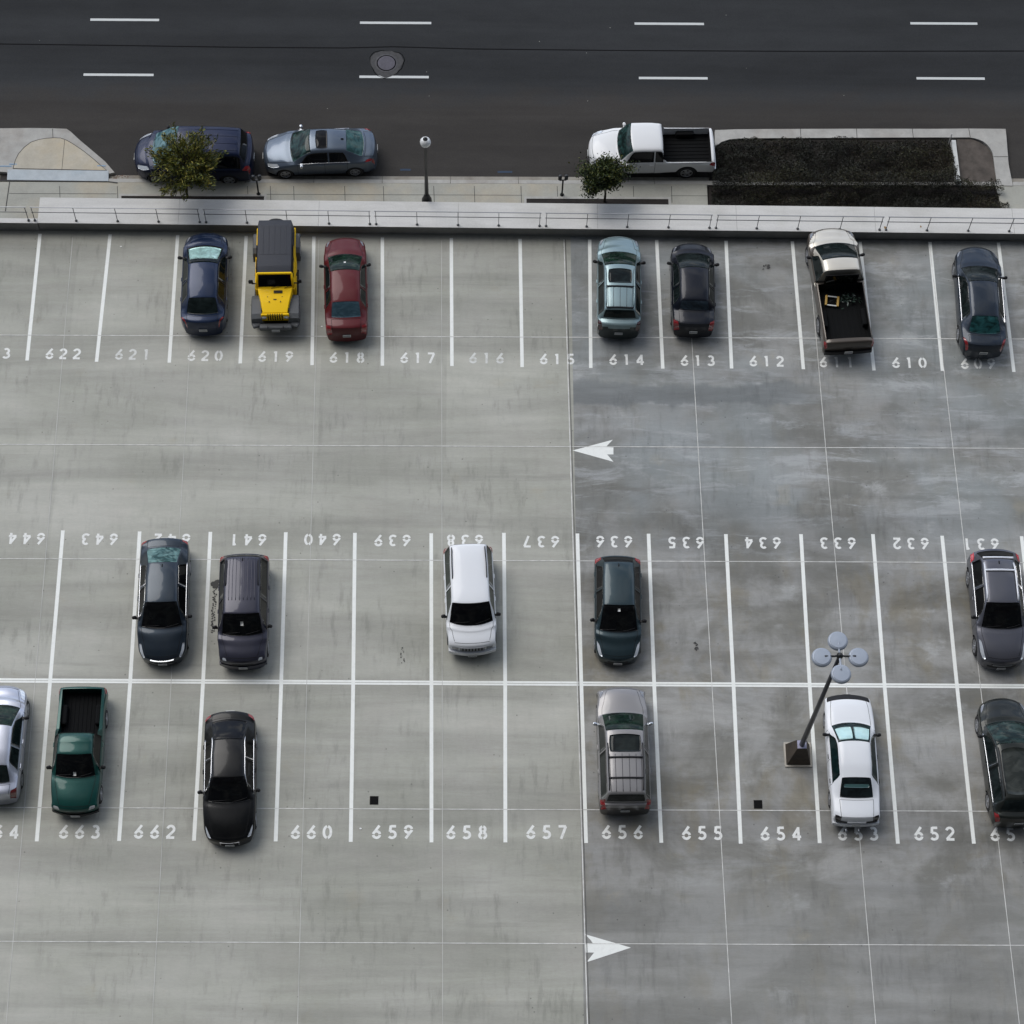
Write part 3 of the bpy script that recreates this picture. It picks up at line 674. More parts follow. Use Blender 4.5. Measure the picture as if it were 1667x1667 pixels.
# kerb and gutter along the street
def kerbrun(s0,s1,nm,segs,label):
    root=empty(nm,(*onkerb(s0,0),0)); tag(root,label,'kerb')
    k=MB(); edges=np.linspace(s0,s1,segs+1)
    for i in range(segs):
        a_,b2=edges[i]+.01,edges[i+1]-.01
        k.poly([onkerb(a_,.0),onkerb(b2,.0),onkerb(b2,.17),onkerb(a_,.17)],ZR-.2,.006)
    o=k.build('kerb_stone',M_KERB,root); o.location=(-root.location.x,-root.location.y,0)
    k=MB()
    for i in range(segs):
        a_,b2=edges[i]+.006,edges[i+1]-.006
        k.poly([onkerb(a_,.17),onkerb(b2,.17),onkerb(b2,.43),onkerb(a_,.43)],ZR-.2,ZR+.012)
    o=k.build('gutter',M_GUT,root); o.location=(-root.location.x,-root.location.y,0)
kerbrun(sk(176,297)[0],sk(1176,300)[0],'kerb',9,'long straight street kerb with gutter behind the lamp post and parking meters')
kerbrun(sk(1649,300)[0],sk(2600,300)[0],'kerb',8,'street kerb starting at the right of the planted bed')
kerbrun(sk(-1200,297)[0],sk(-2,297)[0],'kerb',10,'street kerb running off to the left of the rounded corner')
# joints in the deck
q=MB()
for y in (549,727,913,1318,1536):
    a=G(0,y-3.5); b2=G(1667,y+3.0); d=(b2-a).normalized(); a=a-d*25; b2=b2+d*25; score((a.x,a.y),(b2.x,b2.y),.028,.009,0)
def longj(px0,py0,px1,py1,w,mi=0,ext=12,z=.0095):
    a=G(px0,py0); b2=G(px1,py1); d=(b2-a).normalized()
    score((a.x,a.y),(b2.x+d.x*ext,b2.y+d.y*ext),w,z,mi)
sx0=G(918,390); ss=G(954,1590); dv_=(Vector((ss.x-sx0.x,ss.y-sx0.y))).normalized()
for i in range(-7,9):
    if i==0: continue
    gx=4.895*i; a=(sx0.x+gx,sx0.y-.1); b2=(sx0.x+gx+dv_.x*42,sx0.y+dv_.y*42)
    score(a,b2,.024 if i>0 else .02,.0095,0 if i>0 else 2)
score((sx0.x,sx0.y),(sx0.x+dv_.x*42,sx0.y+dv_.y*42),.035,.0105,0); score((sx0.x+.06,sx0.y),(sx0.x+.06+dv_.x*42,sx0.y+dv_.y*42),.028,.010,3)  # second line: dark edge along the right of the wide joint
struct(q.build('deck_joints',[M_JOINT,M_JDARK,mat('faint_joint',(.50,.50,.47),.8,var=.25,vscale=.6),mat('joint_edge_dark',(.12,.12,.115),.9,var=.5,vscale=1.2)]))
# ------------------------------------------------------------------ bay lines and numbers
r1t=[(65.2,380.8),(179.4,381.5),(289.3,382.8),(400.8,384),(511,385),(622.5,386.5),(734.7,387.5),(846.6,389),(960,390),(1069,390.8),(1181.9,392),(1289.8,393),(1400,393.6),(1513.8,394),(1625.4,395)]
r1b=[(44,587),(157.2,589),(275.5,590.5),(391,591.8),(508,594.5),(622.5,595.5),(735.7,596),(850,597.8),(961.8,599.2),(1079,600.2),(1191,600),(1307.9,601.2),(1422.8,603.2),(1534.3,603.8),(1650.5,605.6)]
r2t=[(102.5,863.5),(227.4,865.2),(342.6,865.9),(465.3,866.5),(577.8,867.5),(702,868.2),(820.3,867.5),(940,868.5),(1055.8,868.9),(1181.6,869.6),(1303.9,869.6),(1421,869.6),(1533.6,872.3),(1663,873)]
mid=[(81.6,1109),(212,1109.5),(330.6,1110),(457.9,1110.4),(575,1111),(702.4,1111.4),(822.4,1111.8),(946.3,1112),(1064.9,1112.8),(1194,1113.5),(1318,1114),(1439.9,1115),(1557.8,1116),(1690,1117)]
r3b=[(59.8,1369.8),(193.8,1369),(315.8,1368.7),(448.8,1369.8),(571,1370.6),(702.4,1371.4),(822.7,1371.4),(954,1372.4),(1076.6,1372),(1205.8,1373.5),(1334.4,1372.5),(1461.7,1373.5),(1585.4,1373.5),(1715,1374)]
def stripe(pts,label,w=.135):
    q=MB(); P=[G(*p) for p in pts]; c=P[0]
    L=[Vector((p.x,p.y)) for p in P]; vs=[]
    for i,p in enumerate(L):
        t=(L[min(i+1,len(L)-1)]-L[max(i-1,0)]).normalized(); n=Vector((-t.y,t.x))*w/2
        vs+=[(p.x-n.x-c.x,p.y-n.y-c.y,0),(p.x+n.x-c.x,p.y+n.y-c.y,0)]
    q.add(vs,[(2*i,2*i+2,2*i+3,2*i+1) for i in range(len(L)-1)])
    o=q.build('bay_line',M_LINE); 
    if o.data.polygons[0].normal.z<0: o.data.flip_normals()
    o.location=(c.x,c.y,.0045); tag(o,label,'road marking','painted lines between parking bays'); return o
for i in range(15):
    stripe([r1t[i],r1b[i]],f'short white painted line between bay numbers {623-i} and {622-i}')
for i in range(14):
    stripe([r2t[i],mid[i],r3b[i]],f'long white line from bays {644-i} and {643-i} down to bays {664-i} and {663-i}')
q=MB(); a=G(-40,1107.5); b2=G(1707,1117.5); d=(b2-a).normalized(); n=Vector((-d.y,d.x)); a=a-d*12; b2=b2+d*12; c=a.lerp(b2,.5)
for o0,o1 in ((-.085,-.008),(.008,.085)):
    q.sheet([(a.x+n.x*o0-c.x,a.y+n.y*o0-c.y),(b2.x+n.x*o0-c.x,b2.y+n.y*o0-c.y),(b2.x+n.x*o1-c.x,b2.y+n.y*o1-c.y),(a.x+n.x*o1-c.x,a.y+n.y*o1-c.y)],0)
o=q.build('centre_line',M_LINE); o.location=(c.x,c.y,.0065); tag(o,'long white double line separating the two back-to-back rows of bays','road marking')
def arc(cx,cy,rx,ry,a0,a1,n=14): return [(cx+rx*math.cos(math.radians(a0+(a1-a0)*i/n)),cy+ry*math.sin(math.radians(a0+(a1-a0)*i/n))) for i in range(n+1)]
DIG={'0':[arc(.31,.5,.245,.42,98,262),arc(.31,.5,.245,.42,-82,82)],
 '1':[[(.16,.86),(.30,.92)],[(.32,0),(.32,1)]],
 '2':[arc(.30,.68,.235,.24,165,-35,12)+[(.05,.075)],[(.02,.075),(.58,.075)]],
 '3':[arc(.26,.705,.2,.21,140,-80,12),arc(.26,.29,.245,.215,85,-150,14)],
 '4':[[(.44,0),(.44,.98)],[(.46,.93),(.06,.30)],[(.02,.27),(.62,.27)]],
 '5':[[(.55,.92),(.20,.92)],[(.19,.98),(.13,.52)],arc(.27,.31,.25,.235,125,-145,14)],
 '6':[arc(.31,.31,.235,.235,8,172,12),arc(.31,.31,.235,.235,188,352,12),[(.13,.44),(.50,.97)]],
 '7':[[(.03,.92),(.56,.92)],[(.54,.92),(.20,0)]],
 '8':[arc(.31,.73,.175,.19,-80,80,10),arc(.31,.73,.175,.19,100,260,10),arc(.31,.28,.225,.21,-80,80,10),arc(.31,.28,.225,.21,100,260,10)],
 '9':[arc(.31,.69,.235,.235,8,172,12),arc(.31,.69,.235,.235,188,352,12),[(.49,.56),(.12,.03)]]}
def number(txt,px,py,rot180=False,h=.49,m=None,tilt=0):
    g=G(px,py); sw=.19*h/2; pitch=.525*h/.47
    o=empty('bay_number',(g.x,g.y,.005),(math.pi if rot180 else 0)+tilt)
    for i,ch in enumerate(txt):
        ox=(i-(len(txt)-1)/2)*pitch-.31*h; q=MB()
        for s_ in DIG[ch]:
            L=[Vector((ox+x*h,y*h-h/2)) for x,y in s_]; vs=[]
            for j,p in enumerate(L):
                t=(L[min(j+1,len(L)-1)]-L[max(j-1,0)]).normalized(); n=Vector((-t.y,t.x))*sw
                vs+=[(p.x-n.x,p.y-n.y,random.uniform(0,.0006)),(p.x+n.x,p.y+n.y,random.uniform(0,.0006))]
            q.add(vs,[(2*k_,2*k_+2,2*k_+3,2*k_+1) for k_ in range(len(L)-1)])
        d_=q.build('digit',m or M_NUM,o); bm=bmesh.new(); bm.from_mesh(d_.data)
        for f in bm.faces:
            f.normal_update()
            if f.normal.z<0: f.normal_flip()
        bm.to_mesh(d_.data); bm.free()
    tag(o,f'white stencilled number {txt} '+('painted upside down at the top of the middle row' if rot180 else 'on the bay by the parapet' if py<800 else 'at the foot of the front bay row'),'road marking','stencilled bay numbers'); return o
n1=[('623',-11,575),('622',103,576),('621',216,577),('620',334,579),('619',449,580.5),('618',565,582),('617',680,582.5),('616',792,583),('615',907,584.5),('614',1020,585.5),('613',1136,587),('612',1248,588),('611',1362,589.5),('610',1480,590.5),('609',1592,592),('608',1706,593)]
faint={'621','616'}
for t,x,y in n1: number(t,x,y,m=M_NUM2 if t in faint else M_NUM,h=.47)
n2=[('644',43.5,877),('643',162,878),('642',280,878.5),('641',404,879),('640',525,878.5),('639',639,880),('638',757,880),('637',881,882),('636',1000,882),('635',1117,883.5),('634',1242,884),('633',1364,884.5),('632',1483,885),('631',1597,886)]
for t,x,y in n2: number(t,x,y,True,h=.47)
n3=[('664',-3,1354),('663',130,1354),('662',252,1354),('661',383,1354),('660',507,1354.5),('659',639,1354.5),('658',760,1355),('657',890,1354.5),('656',1013,1354.5),('655',1143,1356),('654',1271,1357),('653',1397,1357),('652',1521,1357),('651',1645,1358)]
for t,x,y in n3: number(t,x,y,h=.50)
# arrows
def flatobj(name,pts,z,m,label,cat,group=None,kind=None):
    P=[G(x,y) for x,y in pts]; cx=sum(p.x for p in P)/len(P); cy=sum(p.y for p in P)/len(P); q=MB(); q.sheet([(p.x-cx,p.y-cy) for p in P],0); o=q.build(name,m); o.location=(cx,cy,z); tag(o,label,cat,group,kind); return o
ar=lambda L:[(900+x*160/1667,690+y*160/1667) for x,y in L]
flatobj('direction_arrow',ar([(335,452),(1018,270),(930,360),(905,395),(1028,400),(1028,520),(920,520),(1030,645)]),.0055,M_LINE,'white painted arrow pointing left in the upper drive aisle','road marking')
ar2=lambda L:[(920+x*160/1667,1490+y*160/1667) for x,y in L]
flatobj('direction_arrow',ar2([(1115,550),(360,798),(490,634),(345,632),(338,490),(475,487),(440,430),(338,322)]),.0055,M_LINE,'white painted arrow pointing right in the lower drive aisle','road marking')
# road dashes
for row,(y0s,xs) in enumerate(((( 32,37,38.5,38),((147,259),(586,702),(1033,1146),(1482,1591))),((121.5,125,127,127.5),((136,250),(585,698),(1040,1152),(1492,1603))))):
    nmz=['leftmost','second from left','third from left','rightmost']
    for i,(x0,x1) in enumerate(xs):
        y=y0s[i]; a=G(x0,y,ZR); b2=G(x1,y+.6,ZR); q=MB(); c=a.lerp(b2,.5); w=.055*(1.1)
        q.sheet([(a.x-c.x,a.y-c.y-w),(b2.x-c.x,b2.y-c.y-w),(b2.x-c.x,b2.y-c.y+w),(a.x-c.x,a.y-c.y+w)],0)
        o=q.build('lane_dash',M_ROADLINE); o.location=(c.x,c.y,ZR+.0045); tag(o,f'white lane dash on the dark road, {nmz[i]} in the '+('far' if row==0 else 'near')+' row of dashes','road marking','white dashes on the road')
q=MB(); L=[G(x,y,ZR) for x,y in ((-300,70),(0,71.5),(200,74),(400,77),(560,78),(640,76),(760,79.5),(1000,82),(1300,83.5),(1667,83),(1900,83))]
q.band([(p.x,p.y) for p in L],-.03,.025,ZR-.01,ZR+.0035); struct(q.build('road_seam',mat('tar_seam',(.012,.012,.013),.95,spec=.05)))
# manhole: cracked asphalt collar and iron cover
g=G(629,103,ZR); root=empty('manhole',(g.x,g.y,ZR)); tag(root,'round iron manhole cover in a cracked asphalt collar beside the near lane dashes','manhole')
q=MB(); n=30; ring=[]; 
for i in range(n):
    a=2*math.pi*i/n; r=.68+.05*math.sin(3*a)+random.uniform(-.02,.02); ring.append((r*math.cos(a),r*math.sin(a)))
q.poly(ring,-.02,.007); q.build('asphalt_collar',mat('patch_asphalt',(.045,.045,.046),.8,var=.35,vscale=6,bump=.8,bscale=25),root)
q=MB(); q.lathe([(.47,-.01),(.47,.012),(.42,.016)],36,smooth=False); q.build('frame_ring',mat('ring_iron',(.05,.05,.055),.6,metal=.3,var=.4,vscale=7),root)
q=MB(); q.lathe([(.405,0),(.405,.0175)],36,smooth=False); q.build('ring_gap',mat('gap_black',(.004,.004,.004),1,spec=0),root)
q=MB(); q.band([((1.04+.05*math.sin(7*i_))*a_,(1.04+.05*math.sin(7*i_))*b_) for i_,(a_,b_) in enumerate(ring+[ring[0]])],-.010,.012,-.01,.0065); q.build('collar_crack',MATS['gap_black'],root)
q=MB(); q.lathe([(.36,0),(.36,.022),(.34,.024)],36,smooth=False)
for i in range(-4,5): q.box((0,i*.07,.026),(2*math.sqrt(max(.01,.33**2-(i*.07)**2)),.02,.005))
q.build('cover',mat('cover_iron',(.075,.072,.09),.6,metal=.3,var=.2,vscale=8),root)
# drains
for px,py,lab in ((609,1303,'small square black floor drain in bay 659'),(1234,1309.5,'small square black floor drain in bay 654')):
    g=G(px,py); root=empty('floor_drain',(g.x,g.y,0)); tag(root,lab,'drain','square floor drains')
    q=MB(); q.box((0,0,.006),(.30,.31,.012),0); q.build('drain_frame',mat('drain_iron',(.010,.010,.010),.9,spec=.1),root)
    q=MB(); 
    for i in range(7): q.box((-.108+.036*i,0,.014),(.016,.25,.006),0)
    q.build('grate',mat('grate_black',(.008,.008,.008),.9,spec=.1),root)
# stains
M_OIL=mat('oil_stain',(.035,.034,.032),.7)
def blobs(name,label,spots,m=M_OIL):
    q=MB(); c=G(*spots[0][:2])
    for (x,y,r) in spots:
        g=G(x,y); k_=12; z=random.uniform(0,.002); pts=[]
        for i in range(k_):
            a=2*math.pi*i/k_; rr=r*random.uniform(.6,1.25); pts.append((g.x-c.x+rr*math.cos(a),g.y-c.y+rr*math.sin(a)*.9))
        q.sheet(pts,z)
    o=q.build(name,m); o.location=(c.x,c.y,.0115); tag(o,label,'stain'); return o
tr=[(351,950,.16),(350,955,.10),(356,946,.09)]
y=958; x=350
while y<1031: tr.append((x+random.uniform(-3,3),y,random.uniform(.012,.036))); y+=random.uniform(.7,1.3); x-=.06
blobs('oil_stain','dark round oil stain with a dribbled trail beside the purple grey wagon in bay 641',tr)
blobs('oil_stain','small black drip marks near the foot of bay 639',[(655+random.uniform(-3,4),1055+i*2.2,random.uniform(.010,.032)) for i in range(12)])
blobs('oil_stain','scattered black specks in the middle of bay 635',[(1133+random.uniform(-4,4),1052+random.uniform(-6,6),random.uniform(.012,.045)) for i in range(16)])
blobs('oil_stain','small black smudge near the top of bay 612',[(1247+random.uniform(-6,6),435+random.uniform(-4,4),random.uniform(.02,.07)) for i in range(9)])
for px,py,r,lab in ((587,1349,.05,'tiny white scrap of litter in bay 659, left of its number'),(197,402,.05,'tiny white scrap of litter near the parapet in bay 621'),(524,532,.045,'tiny white scrap of litter left of the red sedan')):
    g=G(px,py); q=MB(); q.add([(r,0,.0),(.2*r,r*.8,.018),(-r,.3*r,.004),(-.3*r,-r*.7,.02)],[(0,1,2),(0,2,3)]); o=q.build('litter',mat('litter_white',(.8,.8,.78),.6)); o.location=(g.x,g.y,.012); tag(o,lab,'litter','scraps of litter on the deck')
# ------------------------------------------------------------------ parapet wall with ledge
ZW=.57
s_l,_=swl(61,366,ZW); far0=swl(60,324,ZW)[1]; far1=swl(1667,339,ZW)[1]
root=empty('parapet_wall',(*onwall(s_l,0),0)); tag(root,'wide flat-topped concrete parapet between the bays and the pavement','wall')
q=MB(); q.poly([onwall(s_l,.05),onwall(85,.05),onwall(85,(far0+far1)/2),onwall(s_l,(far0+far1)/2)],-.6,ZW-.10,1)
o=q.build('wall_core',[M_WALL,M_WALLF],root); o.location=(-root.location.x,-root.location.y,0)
q=MB(); nseg=15; ed=np.linspace(s_l-.02,85,nseg+1)
for i in range(nseg):
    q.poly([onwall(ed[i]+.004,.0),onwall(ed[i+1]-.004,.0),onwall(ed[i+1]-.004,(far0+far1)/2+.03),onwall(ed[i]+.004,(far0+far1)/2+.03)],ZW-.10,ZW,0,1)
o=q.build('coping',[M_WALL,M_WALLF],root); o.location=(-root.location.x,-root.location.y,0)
root=empty('parapet_wall',(*onwall(-45,0),0)); tag(root,'narrow stretch of concrete parapet at the far left beyond the wide ledge','wall')
q=MB(); q.poly([onwall(-45,.0),onwall(s_l-.03,.0),onwall(s_l-.03,.22),onwall(-45,.22)],-.6,ZW-.02,0,1); o=q.build('wall_core',[M_WALL,M_WALLF],root); o.location=(-root.location.x,-root.location.y,0)
# railing panels
posts=[[-220,-152,-85,-18,45.6],[55.9,123.5,191,257.7,325],[335.4,402,467.8,535.6,602],[612.4,679,745.7,811.7,878.3],[888.9,954.9,1021,1088,1154.7],[1165.3,1231.5,1298,1366.7,1431],[1441.5,1508,1575,1641.6,1708]]
M_RAIL=mat('railing_steel',(.075,.08,.085),.45,metal=.3); M_RTOP=mat('top_rail_steel',(.24,.25,.26),.4,metal=.5)
rl=['beyond the wide ledge at the far left','at the left end of the wide ledge','above bays 620 and 618 and behind the yellow off-road vehicle','above the empty bays 617 to 616','above the pale green wagon','above bay 612 beside the champagne pickup','at the right end of the parapet']
for i,pp in enumerate(posts):
    s0=swl(pp[0],366,ZW)[0]; s1=swl(pp[-1],366,ZW)[0]; off=.12; hR=.92
    root=empty('railing_panel',(*onwall(s0,off),ZW)); tag(root,'low grey metal railing panel '+rl[i],'railing','railing panels along the parapet'); ang=math.atan2(wd.y,wd.x); root.rotation_euler=(0,0,ang)
    for p in pp:
        s=swl(p,366,ZW)[0]-s0; q=MB(); q.box((s,0,hR/2),(.022,.03,hR)); q.lathe([(.055,0),(.055,.02),(.025,.04)],10,c=(s,0,0)); q.build('post',M_RAIL,root)
    for z,m in ((hR,M_RTOP),(hR*.62,M_RAIL)):
        q=MB(); q.box(((s1-s0)/2,0,z),(s1-s0+.1,.03 if z==hR else .022,.025)); q.build('rail',m,root)
q=MB(); 
for px,py,r in ((1441,371,.05),(1499,369,.035)):
    g=G(px,py,ZW); k_=10
    q.sheet([(g.x+r*random.uniform(.6,1.3)*math.cos(2*math.pi*i/k_),g.y+1.6*r*random.uniform(.6,1.3)*math.sin(2*math.pi*i/k_)) for i in range(k_)],ZW+.003)
tag(q.build('rust_stain',mat('rust',(.22,.13,.04),.9)),'small orange rust marks on the parapet top near the right hand railing','stain')
# ------------------------------------------------------------------ street furniture
g=G(695,334); g.z=0; top=1.0
def height_at(gx,gy,py):   # height of a vertical line's point that appears at image row py
    lo,hi=0,14
    for _ in range(40):
        m_=(lo+hi)/2; d=Vector((gx,gy,m_))-Vector(CAM); yy=833.5-F*d.dot(UP)/d.dot(FW)
        if yy>py: lo=m_
        else: hi=m_
    return lo
hL=height_at(g.x,g.y,223)
root=empty('street_lamp',(g.x,g.y,0)); tag(root,'black post-top street lamp with a round white globe on the pavement','street lamp')
q=MB(); q.lathe([(.24,0),(.24,.08),(.21,.12),(.20,.42),(.15,.55),(.10,.75),(.085,.8)],20); q.build('base',M_BLACK,root)
q=MB(); q.lathe([(.085,.78),(.065,hL*.5),(.055,hL-.62),(.09,hL-.60),(.10,hL-.52),(.07,hL-.5)],16); q.build('pole',M_BLACK,root)
gr=.215; zc_=hL-.34
q=MB(); q.lathe([(gr*math.sin(math.pi*t/14)+.002,zc_-gr*1.05*math.cos(math.pi*t/14)) for t in range(1,14)],24); q.build('globe',mat('lamp_globe',(.80,.82,.82),.18,coat=1),root)
q=MB(); q.lathe([(.10,zc_+gr*.93),(.085,zc_+gr*1.02),(.03,zc_+gr*1.12),(.012,zc_+gr*1.35)],14); 
for a in range(3): t=a*2.094+.5; q.box((.06*math.cos(t),.06*math.sin(t),zc_+gr*1.0),(.05,.02,.04),rz=t)
q.build('finial',M_BLACK,root)
for px,py,ty,lab in ((421,316,286.5,'black double-headed parking meter left of the street lamp, near the left tree'),(914.8,317,286,'black double-headed parking meter right of the street lamp, near the right tree')):
    g=G(px,py); hM=height_at(g.x,g.y,ty); root=empty('parking_meter',(g.x,g.y,0),.08); tag(root,lab,'parking meter','double-headed parking meters')
    q=MB(); q.lathe([(.085,0),(.085,.02),(.05,.05),(.034,.08),(.034,hM-.32)],12); q.build('post',M_BLACK,root)
    q=MB(); q.box((0,0,hM-.31),(.28,.05,.05),bev=.015); q.build('yoke',M_BLACK,root)
    for s_ in (-1,1):
        q=MB(); q.box((s_*.125,0,hM-.17),(.15,.11,.22),bev=.04); q.lathe([(.075,-.055),(.075,.055)],14,c=(s_*.125,0,hM-.06),axis='y'); q.build('meter_head',mat('meter_grey',(.02,.022,.024),.35),root)
# planter strips in the pavement
def planter(x0,x1,y0,lab):
    s0,o0=sk(x0,y0); s1,o1=sk(x1,y0+ (x1-x0)*.0045); wd_=1.25
    root=empty('planter_strip',(*onkerb(s0,o0),0)); tag(root,lab,'planter','soil strips in the pavement')
    q=MB(); f=.10
    P=lambda s,o: onkerb(s,o)
    for aa in ([P(s0-f,o0+f),P(s1+f,o0+f),P(s1+f,o0),P(s0-f,o0)],[P(s0-f,o0),P(s0,o0),P(s0,o0-wd_),P(s0-f,o0-wd_)],[P(s1,o0),P(s1+f,o0),P(s1+f,o0-wd_),P(s1,o0-wd_)]): q.poly(aa,-.1,.022)
    o=q.build('frame',M_KERB,root); o.location=(-root.location.x,-root.location.y,0)
    q=MB(); n=40; 
    q.poly([P(s0,o0),P(s1,o0),P(s1,o0-wd_),P(s0,o0-wd_)],-.1,.009); o=q.build('soil',M_SOIL,root); o.location=(-root.location.x,-root.location.y,0)
planter(197.8,430,319.3,'dark soil strip in the pavement under the left tree'); planter(857,1088,323.8,'dark soil strip in the pavement under the right tree')
# bulb-out at the left
Bz=.0
c1=lambda L:[(x/3.969,180+y/3.969) for x,y in L]
def P2(L,z=0): return [(G(x,y,z).x,G(x,y,z).y) for x,y in c1(L)]
outer=P2([(-900,105),(0,115),(200,113),(345,115),(430,118),(455,135),(520,195),(600,262),(680,330),(740,400),(700,408),(60,400),(-30,392),(-900,388)])
q=MB(); q.poly(outer,-.4,.004); root=q.build('corner_pavement',M_KERB); struct(root)
inner=[(85,375),(100,320),(120,280),(155,240),(200,205),(250,188),(300,180),(345,177),(390,178),(430,192),(470,215),(540,262),(600,310),(645,350),(690,388)]
q=MB(); q.poly(P2(inner),-.1,.012); struct(q.build('corner_slab',M_BEIGE))
q=MB(); L=P2(inner); q.band(L+[L[0]],-.012,.012,0,.0155); sp=P2([(418,190),(400,385)]); q.band(sp,-.008,.008,0,.016); struct(q.build('corner_joints',M_JDARK))
rp=P2([(50,382),(702,390),(700,458),(45,452)]); q=MB(); q.poly(rp,-.1,.018); struct(q.build('corner_ramp',M_RAMP))
q=MB(); q.band(P2([(-20,455),(45,452),(700,460),(760,468)]),-.02,.02,0,.022); q.band(P2([(340,118),(342,175)]),-.01,.01,0,.013); q.band(P2([(62,462),(35,650)]),-.015,.015,0,.012); struct(q.build('ramp_joints',M_JDARK))
q=MB()
for (x,y,w) in ((20,360,110),(85,347,50),(655,358,55)):
    a=P2([(x-w/2,y),(x+w/2,y)]); q.band(a,-.022,.022,0,.0145)
tag(q.build('survey_mark',mat('blue_chalk',(.20,.32,.45),.9)),'pale blue spray marks on the rounded corner pavement','road marking')
q=MB(); 
for x,y,w in ((680,385,0),):
    pass
for cx_,cy_,w,h in ((660,276.5,17,3.2),(822,280,24,2.6),(1345,0,0,0)):
    if not w: continue
    a=G(cx_-w/2,cy_,ZR); b2=G(cx_+w/2,cy_,ZR); q.band([(a.x,a.y),(a.lerp(b2,.5).x,a.y+.01),(b2.x,b2.y)],-.045,.045,ZR,ZR+.004)
tag(q.build('survey_mark',mat('blue_spray',(.030,.05,.085),.9)),'faded dark blue spray marks on the asphalt beside the kerb right of the lamp','road marking')
# rusty dirt at the gutter corner
g=G(192,289,ZR)
blb=MB()
for i in range(60):
    x=g.x+random.gauss(0,.22); y=g.y+random.gauss(0,.07); r=random.uniform(.01,.035); a=random.uniform(0,3); blb.sheet([(x+r*math.cos(a+t),y+r*.6*math.sin(a+t)) for t in (0,1.3,2.6,3.9,5.2)],ZR+.004+random.uniform(0,.004)+.01)
tag(blb.build('leaf_litter',mat('dry_leaves',(.12,.06,.03),.9)),'small rust coloured drift of dry leaves in the gutter corner','leaf litter',kind='stuff')
# ------------------------------------------------------------------ planted bed at the right
c4=lambda L:[(1247+x/3.969,180+y/3.969) for x,y in L]
def P4(L,z=0): return [(G(x,y,z).x,G(x,y,z).y) for x,y in c4(L)]
outer=[(-330,126),(-200,121),(0,119),(300,118),(700,117),(1100,118),(1300,116),(1548,118),(1553,160),(1560,250),(1568,350),(1583,425),(1595,482)]
inn=[(-330,235),(-312,216),(-290,203),(-240,186),(-177,180),(0,178),(400,176),(800,174),(1310,173),(1360,180),(1400,196),(1437,225),(1462,262),(1470,300),(1480,380),(1492,462)]
root=empty('bed_kerb',(*P4([(600,118)])[0],0)); tag(root,'pale concrete kerb with a rounded corner around the planted bed','kerb')
q=MB()
O=P4(outer,0.02); I=P4(inn,0.02)
def resample(L,n):
    L=[Vector(p) for p in L]; d=[0]
    for i in range(1,len(L)): d.append(d[-1]+(L[i]-L[i-1]).length)
    out=[]
    for k_ in range(n):
        t=d[-1]*k_/(n-1); i=max(0,min(len(L)-2,next((j for j in range(len(d)-1) if d[j+1]>=t),len(L)-2))); f=(t-d[i])/max(d[i+1]-d[i],1e-6); out.append(L[i].lerp(L[i+1],min(1,f)))
    return out
OO=O[:7]+[O[7]]; 
top=resample(O[:8],30); side=resample(O[7:],14)
topi=resample(I[:9],30); sidei=resample(I[8:],14)
def strip(A,B,z0,z1,gap=()):
    vs=[]
    for a_,b3 in zip(A,B): vs+=[(a_[0],a_[1],z0),(b3[0],b3[1],z0),(b3[0],b3[1],z1),(a_[0],a_[1],z1)]
    fs=[]
    for i in range(len(A)-1):
        o_=4*i
        for j in range(4): fs.append((o_+j,o_+4+j,o_+4+(j+1)%4,o_+(j+1)%4))
    n_=4*len(A); fs+=[(3,2,1,0),(n_-4,n_-3,n_-2,n_-1)]
    q.add(vs,fs)
strip(top,topi,-.4,.02); strip(side,sidei,-.4,.02)
o=q.build('kerb_stone',M_KERB,root,recalc=True); o.location=(-root.location.x,-root.location.y,0)
q=MB()
for x0,y0,x1,y1 in ((222,118,226,178),(585,118,588,176),(945,118,952,174),(1310,116,1320,173),(1470,298,1562,298)):
    a=P4([(x0,y0),(x1,y1)],.02); q.band(a,-.012,.012,.0,.0235)
o=q.build('kerb_joint',M_JDARK,root); o.location=(-root.location.x,-root.location.y,0)
q=MB(); q.band(P4([(1230,470),(1592,474)],.02),-.09,.09,-.3,.022); q.band(P4([(-380,470),(1230,470)],.02),-.07,.07,-.3,.012)
o=q.build('back_kerb',M_KERB,root); o.location=(-root.location.x,-root.location.y,0)
q=MB(); q.poly(P4([(-340,200),(-200,170),(1310,170),(1500,300),(1500,480),(1480,640),(-370,640),(-370,480)]),-.35,-.06); struct(q.build('bed_soil',M_SOIL))
q=MB(); q.poly(P4([(1235,180),(1330,180),(1380,200),(1430,230),(1462,275),(1478,380),(1490,455),(1250,455)]),-.3,-.04); struct(q.build('bare_soil',mat('bare_earth',(.078,.066,.056),.95,var=.35,vscale=2.2,bump=.6)))
q=MB(); a,b2=P4([(1212,192),(1244,460)],.2); q.band([a,b2],-.085,.085,-.2,.22); tag(q.build('low_divider',mat('divider_concrete',(.55,.56,.54),.7,var=.1)),'narrow white concrete divider across the planted bed','kerb')
q=MB(); a=P4([(1180,215)])[0]; h=.75; q.box((a[0],a[1],h/2-.05),(.03,.03,h)); tag(q.build('stake',mat('stake_white',(.5,.5,.48),.7)),'thin pale stake standing at the corner of the planted bed','stake')
